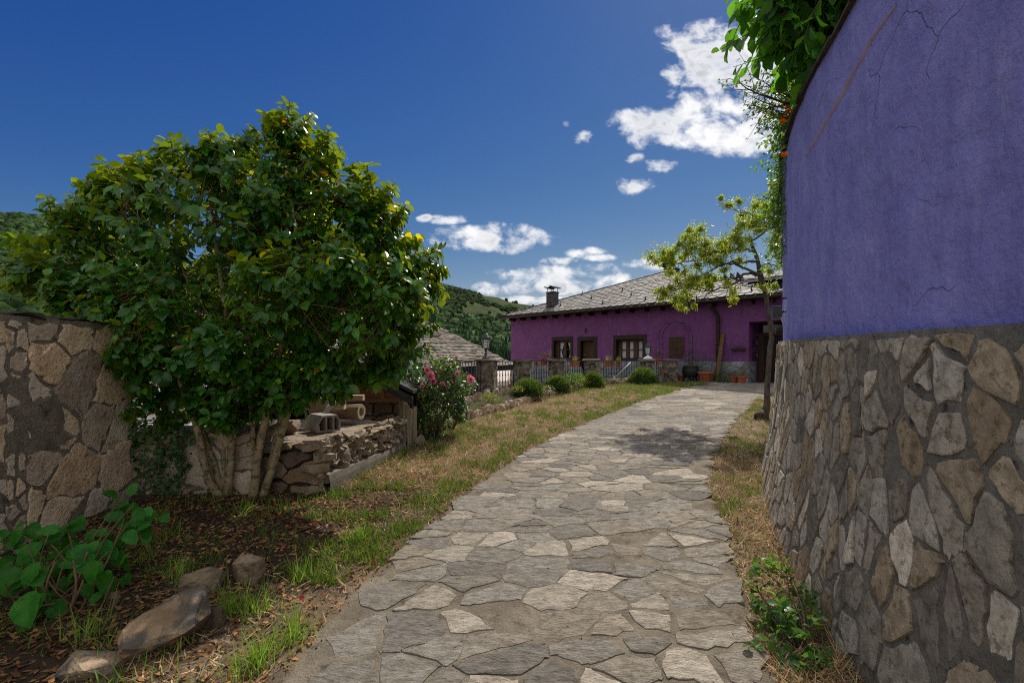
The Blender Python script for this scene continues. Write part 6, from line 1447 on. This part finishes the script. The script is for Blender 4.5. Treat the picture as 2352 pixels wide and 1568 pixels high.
# ================================================================== GRASS, STRAW, LITTER
PB_V = [(-.5, 0, 0), (.5, 0, 0), (-.38, .45, .06), (.38, .45, .06), (0, 1, .28)]; PB_F = [(0, 1, 3, 2), (2, 3, 4)]
def blades(name, pts, hts, wid, m, tilt, tints, kind='stuff', flat=0.0):
    N = len(pts); pos = np.array(pts); d = NR.normal(0, tilt, (N, 3)); d[:, 2] = 1-flat+NR.uniform(0, .15, N)*0
    if flat: d[:, 2] = NR.uniform(-.05, .45, N)
    h = NR.uniform(*hts, N)*NR.uniform(.6, 1.1, N); k = NR.uniform(*tints, (N, 1))
    o = inst(name, PB_V, PB_F, frames(d, NR.normal(0, 1, (N, 3))+(np.array([0, 0, 1.5]) if flat else 0)), pos, np.stack([NR.uniform(*wid, N), h, h], axis=1), np.hstack([k*NR.uniform(.85, 1.3, (N, 1)), k, k*NR.uniform(.7, 1.1, (N, 1))]), m, None, (0, 0, 0))
    return tag(o, kind=kind)
def lawn_left(y):
    """left limit of the lawn strip"""
    if y < 4.9: return -2.6
    if y < 6.75: return -1.95+(y-4.93)*.22
    return lerp_pts(EDG, y)+.08 if y < 15.7 else 5
def wallx(y): 
    return lerp_pts([(1.5, .5), (1.55, 1.2), (1.72, 2.0), (2.05, 3.0), (2.4, 4.0), (2.75, 5.0), (3.3, 6.0), (4.2, 6.9), (6.2, 9.1)], y)
green, straw, gfar = [], [], []
def gn(x, y): return .6*vn(x, y, .9, 4)+.7*vn(x, y, 3.3, 9)+.55*vn(x, y, 8, 2)
tries = 0
while len(green) < 52000 and tries < 900000:
    tries += 1; y = 3.1+12.4*R.random()**1.15; lo, hi = lawn_left(y), pl(y)+.03
    if R.random() < .16: lo, hi = pr(y)-.03, wallx(y)
    if y > 7 and R.random() < .03: lo, hi = pr(y), pr(y)+.8
    if hi <= lo: continue
    x = R.uniform(lo, hi); u = (hi-x); 
    edge = math.exp(-((u-.22)/.24)**2) if x < pl(y)+.1 else .25
    far = max(0, (y-11)/3.5)
    if gn(x, y)*1.25+edge*.62+far*.6 < .44+(.35 if (u > .75 and y < 6.5) else .12*max(0, min(1, (6-y)/2)))+R.gauss(0, .27): continue
    green.append((x, y, gh(x, y)-.008))
tall = [(x, y, z) for (x, y, z) in green if y < 8.5]; lowg = [p for p in green if p[1] >= 8.5]
blades('green_grass', tall, (.035, .125), (.005, .010), M['grass'], .42, (.6, 1.4)); blades('green_grass', lowg, (.04, .10), (.009, .016), M['grass'], .45, (.7, 1.5))
while len(straw) < 42000:
    y = 2.2+13*R.random()**1.35; lo, hi = lawn_left(y), pl(y)+.04
    if R.random() < .22: lo, hi = pr(y)-.04, wallx(y)
    if hi <= lo: continue
    x = R.uniform(lo, hi)
    if x < pl(y)+.1 and R.random() > min(1, max(.10, (y-3.4)/2.2)): continue
    if y < 5 and x < pl(y)-.40-.2*max(0, 4.5-y)+R.gauss(0, .12): continue
    straw.append((x, y, gh(x, y)+R.uniform(-.002, .018)))
blades('dry_grass', straw, (.05, .14), (.004, .009), M['straw'], .8, (.35, 1.4), flat=1)
st2 = [(x, y, z-.012) for (x, y, z) in straw[:9000]]; blades('dry_grass', st2, (.04, .12), (.004, .008), M['straw'], .6, (.5, 1.3))
bw = []
while len(bw) < 2600:
    t_ = R.random(); a = seg(EDG, t_); b = seg(inner, t_); u = R.random(); x, y = a[0]+(b[0]-a[0])*u, a[1]+(b[1]-a[1])*u
    if vn(x, y, 2.2, 3) < -.05+R.gauss(0, .1): continue
    bw.append((x, y, gz(x, y)+.11))
blades('bed_grass', bw, (.06, .2), (.006, .011), M['grass'], .45, (.8, 1.7))
# weeds, straw and litter in the shaded bed
bed, lit, twg = [], [], []
def in_bed(x, y): return -3.85 < x < pl(y)-.05 and 1.6 < y < 4.88
while len(bed) < 1300:
    y = R.uniform(1.7, 4.85); x = R.uniform(-3.8, pl(y)-.02)
    if vn(x, y, 2.6, 8)+.5*vn(x, y, 8, 3) < .16+R.gauss(0, .1): continue
    bed.append((x, y, gh(x, y)-.01))
blades('weed_grass', bed, (.06, .2), (.004, .008), M['grass'], .45, (.9, 2.2))
for (px, py, n) in [(540, 1420, 120), (590, 1415, 60), (680, 1470, 90), (600, 1530, 80), (400, 1340, 40), (430, 1480, 30), (200, 1480, 50), (360, 1210, 40), (330, 1300, 50), (700, 1330, 60), (560, 1560, 60), (640, 1500, 40), (650, 1180, 50), (720, 1200, 50), (820, 1250, 90), (560, 1180, 40), (380, 1250, 40)]:
    g = G(px, py); bed2 = [(g.x+R.gauss(0, .05), g.y+R.gauss(0, .05), gh(g.x, g.y)-.01) for _ in range(n)]; blades('weed_grass', bed2, (.10, .26), (.004, .008), M['grass'], .3, (1.3, 2.6))
while len(lit) < 9500:
    y = R.uniform(1.7, 5.6); x = R.uniform(-3.8, pl(y)+.02)
    if y > 4.88 and x < -1.9: continue
    if x > pl(y)-.5 and R.random() < .5: continue
    lit.append((x, y, gh(x, y)+R.uniform(.002, .016)))
N = len(lit); k = NR.uniform(.3, 1.5, (N, 1)); d = NR.normal(0, 1, (N, 3)); d[:, 2] *= .25; no = NR.normal(0, .35, (N, 3)); no[:, 2] += 1
tag(inst('dead_leaves', SMALL_V, SMALL_F, frames(d, no), np.array(lit), np.stack([NR.uniform(.03, .07, N), NR.uniform(.025, .07, N), NR.uniform(.02, .06, N)], axis=1), k*np.array([[1, .95, .85]]), M['deadleaf']), kind='stuff')
pt2 = []
for (px, py, n, s) in [(660, 1165, 22, .10), (700, 1200, 14, .14), (650, 1200, 10, .1), (480, 1320, 5, .15), (650, 1330, 5, .12), (690, 1395, 5, .12), (570, 1250, 6, .2), (760, 1240, 9, .2), (850, 1260, 6, .15), (900, 1350, 5, .2), (620, 1420, 3, .1)]:
    g = G(px, py)
    for _ in range(n): x, y = g.x+R.gauss(0, s), g.y+R.gauss(0, s); pt2.append((x, y, gh(x, y)+R.uniform(.004, .03)))
N = len(pt2); d = NR.normal(0, 1, (N, 3)); d[:, 2] *= .4; no = NR.normal(0, .5, (N, 3)); no[:, 2] += 1; k = NR.uniform(.45, 1.2, (N, 1))
tag(inst('fallen_petals', pv, pf, frames(d, no), np.array(pt2), NR.uniform(.022, .05, N), k*np.array([[1, 1, 1]]), M['petal'], smooth=False), kind='stuff')
# crumbs of soil and gravel
cl_ = []
while len(cl_) < 5200:
    y = R.uniform(1.5, 7); x = R.uniform(-3.8, pl(y)+.1) if R.random() < .8 else R.uniform(pr(y)-.05, wallx(y))
    if y > 4.88 and x < lawn_left(y): continue
    cl_.append((x, y, gh(x, y)+.002))
N = len(cl_); tv = [(1, 0, 0), (-1, 0, 0), (0, 1, 0), (0, -1, 0), (0, 0, 1), (0, 0, -1)]; tf = [(0, 2, 4), (2, 1, 4), (1, 3, 4), (3, 0, 4), (2, 0, 5), (1, 2, 5), (3, 1, 5), (0, 3, 5)]
k = NR.uniform(.6, 1.8, (N, 1)); tag(inst('soil_crumbs', tv, tf, frames(NR.normal(0, 1, (N, 3)), NR.normal(0, 1, (N, 3))), np.array(cl_), NR.uniform(.003, .012, (N, 3)), k*np.array([[1, .97, .92]]), M['soil'], smooth=False), kind='stuff')
tw_ = MB()
for k in range(60):
    y = R.uniform(1.8, 4.8); x = R.uniform(-3.6, pl(y)-.1); a = R.uniform(0, 6.28); L = R.uniform(.08, .3); p = Vector((x, y, gh(x, y)+.012)); tw_.tube([p, p+Vector((math.cos(a)*L*.5, math.sin(a)*L*.5, .02)), p+Vector((math.cos(a+.3)*L, math.sin(a+.3)*L, .0))], [.004, .003, .002], 4, (R.uniform(.7, 1.8),)*3)
tag(tw_.build('fallen_twigs', M['twig']), kind='stuff')
# stray bits lying on the path
pb_ = []
while len(pb_) < 420:
    y = R.uniform(1.8, 12); x = R.uniform(pl(y), pr(y)); pb_.append((x, y, gz(x, y)+.034))
N = len(pb_); k = NR.uniform(.4, 1.1, (N, 1)); d = NR.normal(0, 1, (N, 3)); d[:, 2] *= .2; no = NR.normal(0, .3, (N, 3)); no[:, 2] += 1
tag(inst('path_litter', SMALL_V, SMALL_F, frames(d, no), np.array(pb_), NR.uniform(.008, .028, N), k*np.array([[1, .95, .85]]), M['deadleaf']), kind='stuff')
# ================================================================== WOOD STORE BEHIND THE PLATFORM
wsd = thing('wood_shelter', (-2.6, 7.6, .2), 'low timber wood shelter with a red brown gable behind the camellia', 'shelter'); wb2 = tuple(wsd.location)
gy = 6.95
def gp(px, py, y=gy): return P(px, py, y)
eR_ = gp(953, 910); rg = Vector((-2.85, gy, 1.72)); eL_ = Vector((-4.25, gy, 1.06))
mb = MB()
for (a, b, ov) in ((rg, eR_, 1), (rg, eL_, -1)):
    d = Vector((0, 1.9, 0)); f0 = Vector((0, -.12, 0)); up = Vector((0, 0, .05)); q = [a+f0+up, b+f0+up, b+d+up, a+d+up]
    mb.add(q+[v+Vector((0, 0, .05)) for v in q], [(0, 1, 2, 3), (7, 6, 5, 4), (0, 4, 5, 1), (1, 5, 6, 2), (2, 6, 7, 3), (3, 7, 4, 0)])
mb.build('roof', M['dark'], wsd, wb2)
mb = MB()
for (a, b) in ((rg, eR_), (rg, eL_)):
    f = Vector((0, -.16, 0)); w2 = Vector((0, 0, -.12)); q = [a+f, b+f, b+f+w2, a+f+w2]; mb.add(q+[v+Vector((0, .035, 0)) for v in q], [(0, 1, 2, 3), (7, 6, 5, 4), (0, 4, 5, 1), (1, 5, 6, 2), (2, 6, 7, 3), (3, 7, 4, 0)])
mb.build('bargeboard', M['dark'], wsd, wb2)
mb = MB(); zb = gp(900, 909).z; z = zb
def roofz(x): return rg.z+(x-rg.x)*((eR_.z-rg.z)/(eR_.x-rg.x)) if x > rg.x else rg.z+(x-rg.x)*((eL_.z-rg.z)/(eL_.x-rg.x))
k = 0
while z < rg.z-.02:
    z1 = z+.09; xr = rg.x+(z1-rg.z)*((eR_.x-rg.x)/(eR_.z-rg.z)); xl = rg.x+(z1-rg.z)*((eL_.x-rg.x)/(eL_.z-rg.z)); xr, xl = min(xr, eR_.x-.05), max(xl, eL_.x+.1)
    if xr-xl > .1: mb.box(((xl+xr)/2, gy-.02+.006*(k % 2), z+.042), (xr-xl, .035, .082))
    z = z1; k += 1
mb.build('gable_board', M['redwood'], wsd, wb2)
mb = MB(); mb.box(((eR_.x+eL_.x)/2, gy+.03, zb-.05), (eR_.x-eL_.x-.1, .09, .10)); mb.build('beam', M['wood'], wsd, wb2)
mb = MB(); cx_ = gp(882, 890).x; mb.box((cx_, gy-.055, zb+.07), (.05, .04, .2)); mb.build('gable_post', M['redwood'], wsd, wb2)
mb = MB(); mb.add([(-4.3, gy+1.7, -.9), (eR_.x-.05, gy+1.7, -.9), (eR_.x-.05, gy+1.7, 1.2), (-4.3, gy+1.7, 1.2)], [(0, 1, 2, 3)])
mb.add([(-4.3, gy+1.7, -.9), (-4.3, gy+.1, -.9), (-4.3, gy+.1, 1.2), (-4.3, gy+1.7, 1.2)], [(0, 1, 2, 3)])
mb.box((-3.0, gy+.8, .28), (2.7, 1.6, .5)); mb.build('back_wall', M['oldmortar'], wsd, wb2)
rw = MB()
def rsf(x, z): return Vector((x, gy+.22, z)), Vector((0, -1, 0))
xa, xb = gp(828, 930).x, gp(925, 930).x
stones(rw, rsf, xa, xb, .35, zb-.1, .27, .22, .8, (.006, .016), (.02, .07), [(.9, .85, .8), (.7, .62, .55), (1.1, .9, .7)], None, 0, 0, .025, .06, .16, 0, .3)
rw.box(((xa+xb)/2, gy+.33, .6), (xb-xa, .18, .9), col=(.4, .4, .4)); rw.build('stone_pier', M['oldstone'], wsd, wb2)
# upright slate post beside the shelter
sp = MB(); b0 = G(935, 1022)
for k in range(5):
    h = R.uniform(.6, .82); sp.box((b0.x-.10+.05*k, b0.y+R.uniform(-.02, .02), b0.z+h/2-.05), (.055, .16, h), Matrix.Rotation(R.uniform(-.04, .04), 3, 'Y') @ Matrix.Rotation(.5, 3, 'Z'), (R.uniform(.8, 1.3),)*3, taper=.9, jit=.014)
sp.rock((b0.x+.2, b0.y-.03, b0.z+.07), (.16, .16, .22), None, 18, (.8, .8, .75), .85)
M['postslate'] = mat('split_slate', (.24, .195, .13), (.38, .32, .23), 5, .9, .8, 22, sc=(3, 3, .5), bdist=.02)
tag(sp.build('slate_post', M['postslate'], None, tuple(b0)), 'upright post of split slate slabs at the corner of the platform beside the roses', 'post')
# hollow concrete block on the platform
def z4(x, y, d): return P(612.5+.1563*x, 857.5+.1563*y, d)
bd_ = 5.42; p_bl = z4(745, 905, bd_); p_br = z4(1075, 840, bd_+.20)
blk = thing('concrete_block', p_bl, 'hollow hexagonal concrete floor block lying on the stone platform', 'concrete block'); bkb = tuple(p_bl)
ux = (p_br-p_bl); ux.z = 0; ULen = ux.length; ux.normalize(); uy = Vector((-ux.y, ux.x, 0)); uy = uy if uy.x < 0 else -uy; BLn = .36
W_ = ULen; H_ = .20; out = [(0, 0), (W_, 0), (W_+.02, .05), (W_+.005, H_*.6), (W_*.88, H_), (W_*.22, H_), (-.01, H_*.55), (-.02, .05)]
zt0 = PZ+.0
def bp(u, v, l): return Vector((p_bl.x, p_bl.y, zt0))+ux*u+uy*l+Vector((0, 0, v))
cells = [[(.035, .022), (W_*.36, .022), (W_*.36, H_-.022), (W_*.25, H_-.022), (.02, H_*.52)], [(W_*.36+.02, .022), (W_*.68, .022), (W_*.68, H_-.022), (W_*.36+.02, H_-.022)], [(W_*.68+.02, .022), (W_-.015, .022), (W_-.012, H_*.58), (W_*.86, H_-.022), (W_*.68+.02, H_-.022)]]
bm = bmesh.new(); loops = [out]+cells; rings_ = []
for lp in loops: rings_.append(([bm.verts.new(bp(u, v, 0)) for u, v in lp], [bm.verts.new(bp(u, v, BLn)) for u, v in lp]))
for i, (a, b) in enumerate(rings_):
    n = len(a)
    for k in range(n): bm.faces.new((a[k], a[(k+1) % n], b[(k+1) % n], b[k]))
for side in (0, 1):
    ed = []
    for rr_ in rings_:
        lp = rr_[side]; n = len(lp)
        for k in range(n): ed.append(bm.edges.get((lp[k], lp[(k+1) % n])))
    bmesh.ops.triangle_fill(bm, edges=ed, use_beauty=True, use_dissolve=False)
bm.verts.index_update(); mb = MB(); mb.add([v.co.copy() for v in bm.verts], [[v.index for v in f.verts] for f in bm.faces]); bm.free(); mb.build('block_body', M['concrete'], blk, bkb)
# timber and log stacked behind the block
a, b = z4(1105, 445, 6.1), z4(935, 455, 6.15); mb = MB(); d = (b-a).normalized(); 
end = z4(1105, 445, 6.05); rot = Matrix.Rotation(.18, 3, 'Z'); mb.box(end+Vector((-.30, .05, 0)), (.62, .17, .165), rot, jit=.006); tag(mb.build('timber_beam', M['palewood'], None, tuple(end)), 'square sawn beam with pale cut end behind the concrete block', 'beam')['kind'] = 'thing'
c = z4(1180, 365, 6.35); mb = MB(); mb.box(c+Vector((-.12, .1, 0)), (.62, .20, .07), rot, jit=.008); tag(mb.build('timber_plank', M['palewood'], None, tuple(c)), 'thick sawn plank lying on top of the square beam', 'plank')
lc_ = z4(1395, 560, 6.3); ax = Vector((-.98, .2, 0)).normalized(); u = Vector((0, 0, 1)); v = ax.cross(u); mb = MB(); n = 18; ra, ri = .105, .062; L = .75
rg_ = []
for (r, l) in ((ri, .55), (ri, 0.0), (ra, 0), (ra*1.02, L)):
    for k in range(n):
        an = 6.283*k/n; e = 1+.08*mnoise.noise(Vector((math.cos(an)*2, math.sin(an)*2, 3))); mb.v.append(lc_+ax*l+(u*math.sin(an)+v*math.cos(an))*r*e)
for i in range(3):
    for k in range(n): mb.f.append((i*n+k, i*n+(k+1) % n, (i+1)*n+(k+1) % n, (i+1)*n+k)); mb.c.append((1, 1, 1) if i != 2 else (.5, .45, .4)); mb.sm.append(False)
mb.f.append(tuple(range(n))); mb.c.append((.3, .3, .3)); mb.sm.append(False); tag(mb.build('hollow_log', M['palewood'], None, tuple(lc_)), 'hollow weathered log lying on the platform below the sawn timber', 'log')
p0, p1, p2 = z4(825, 640, 5.75), z4(930, 480, 5.8), z4(1045, 285, 5.95); mb = MB(); wv2 = Vector((.055, .0, .02)); 
vs = [p0-wv2*.5+Vector((.0, 0, .03)), p0+wv2*.5-Vector((.02, 0, .01)), p1-wv2, p1+wv2, p2-wv2, p2+wv2]; mb.add(vs+[v+Vector((.004, .02, .004)) for v in vs], [(0, 1, 3, 2), (2, 3, 5, 4), (8, 9, 7, 6), (10, 11, 9, 8), (0, 6, 7, 1), (1, 7, 9, 3), (3, 9, 11, 5), (0, 2, 8, 6), (2, 4, 10, 8), (4, 5, 11, 10)])
tag(mb.build('metal_strip', M['greymetal'], None, tuple(p0)), 'bent grey metal strip propped on the concrete block', 'metal strip')
mb = MB(); c = z4(670, 635, 5.9); mb.box(c, (.16, .12, .05), Matrix.Rotation(.2, 3, 'Z'), jit=.008); tag(mb.build('timber_offcut', M['palewood'], None, tuple(c)), 'short pale timber offcut behind the concrete block', 'timber')
mb = MB(); c = P(540, 984, 5.25); c.z = PZ+.04; mb.box(c+Vector((-.5, .1, .0)), (1.5, .14, .045), Matrix.Rotation(.04, 3, 'Z'), (.8, .8, .8), jit=.01); tag(mb.build('weathered_board', M['wood'], None, tuple(c)), 'weathered board lying along the platform behind the camellia stems', 'board')
for k, (px, py, w_, h_, t, lab) in enumerate(((655, 995, .30, .17, (.8, .75, .7), 'dark stone on the platform left of the concrete block'), (600, 990, .26, .15, (1, .9, .8), 'pale stone on the platform behind the right camellia stems'))):
    c = P(px, py, 5.45); c.z = PZ+h_*.4; mb = MB(); mb.rock(c, (w_, w_*.7, h_), None, 20, t, .85); tag(mb.build('stone', M['oldstone'], None, (c.x, c.y, PZ)), lab, 'stone')
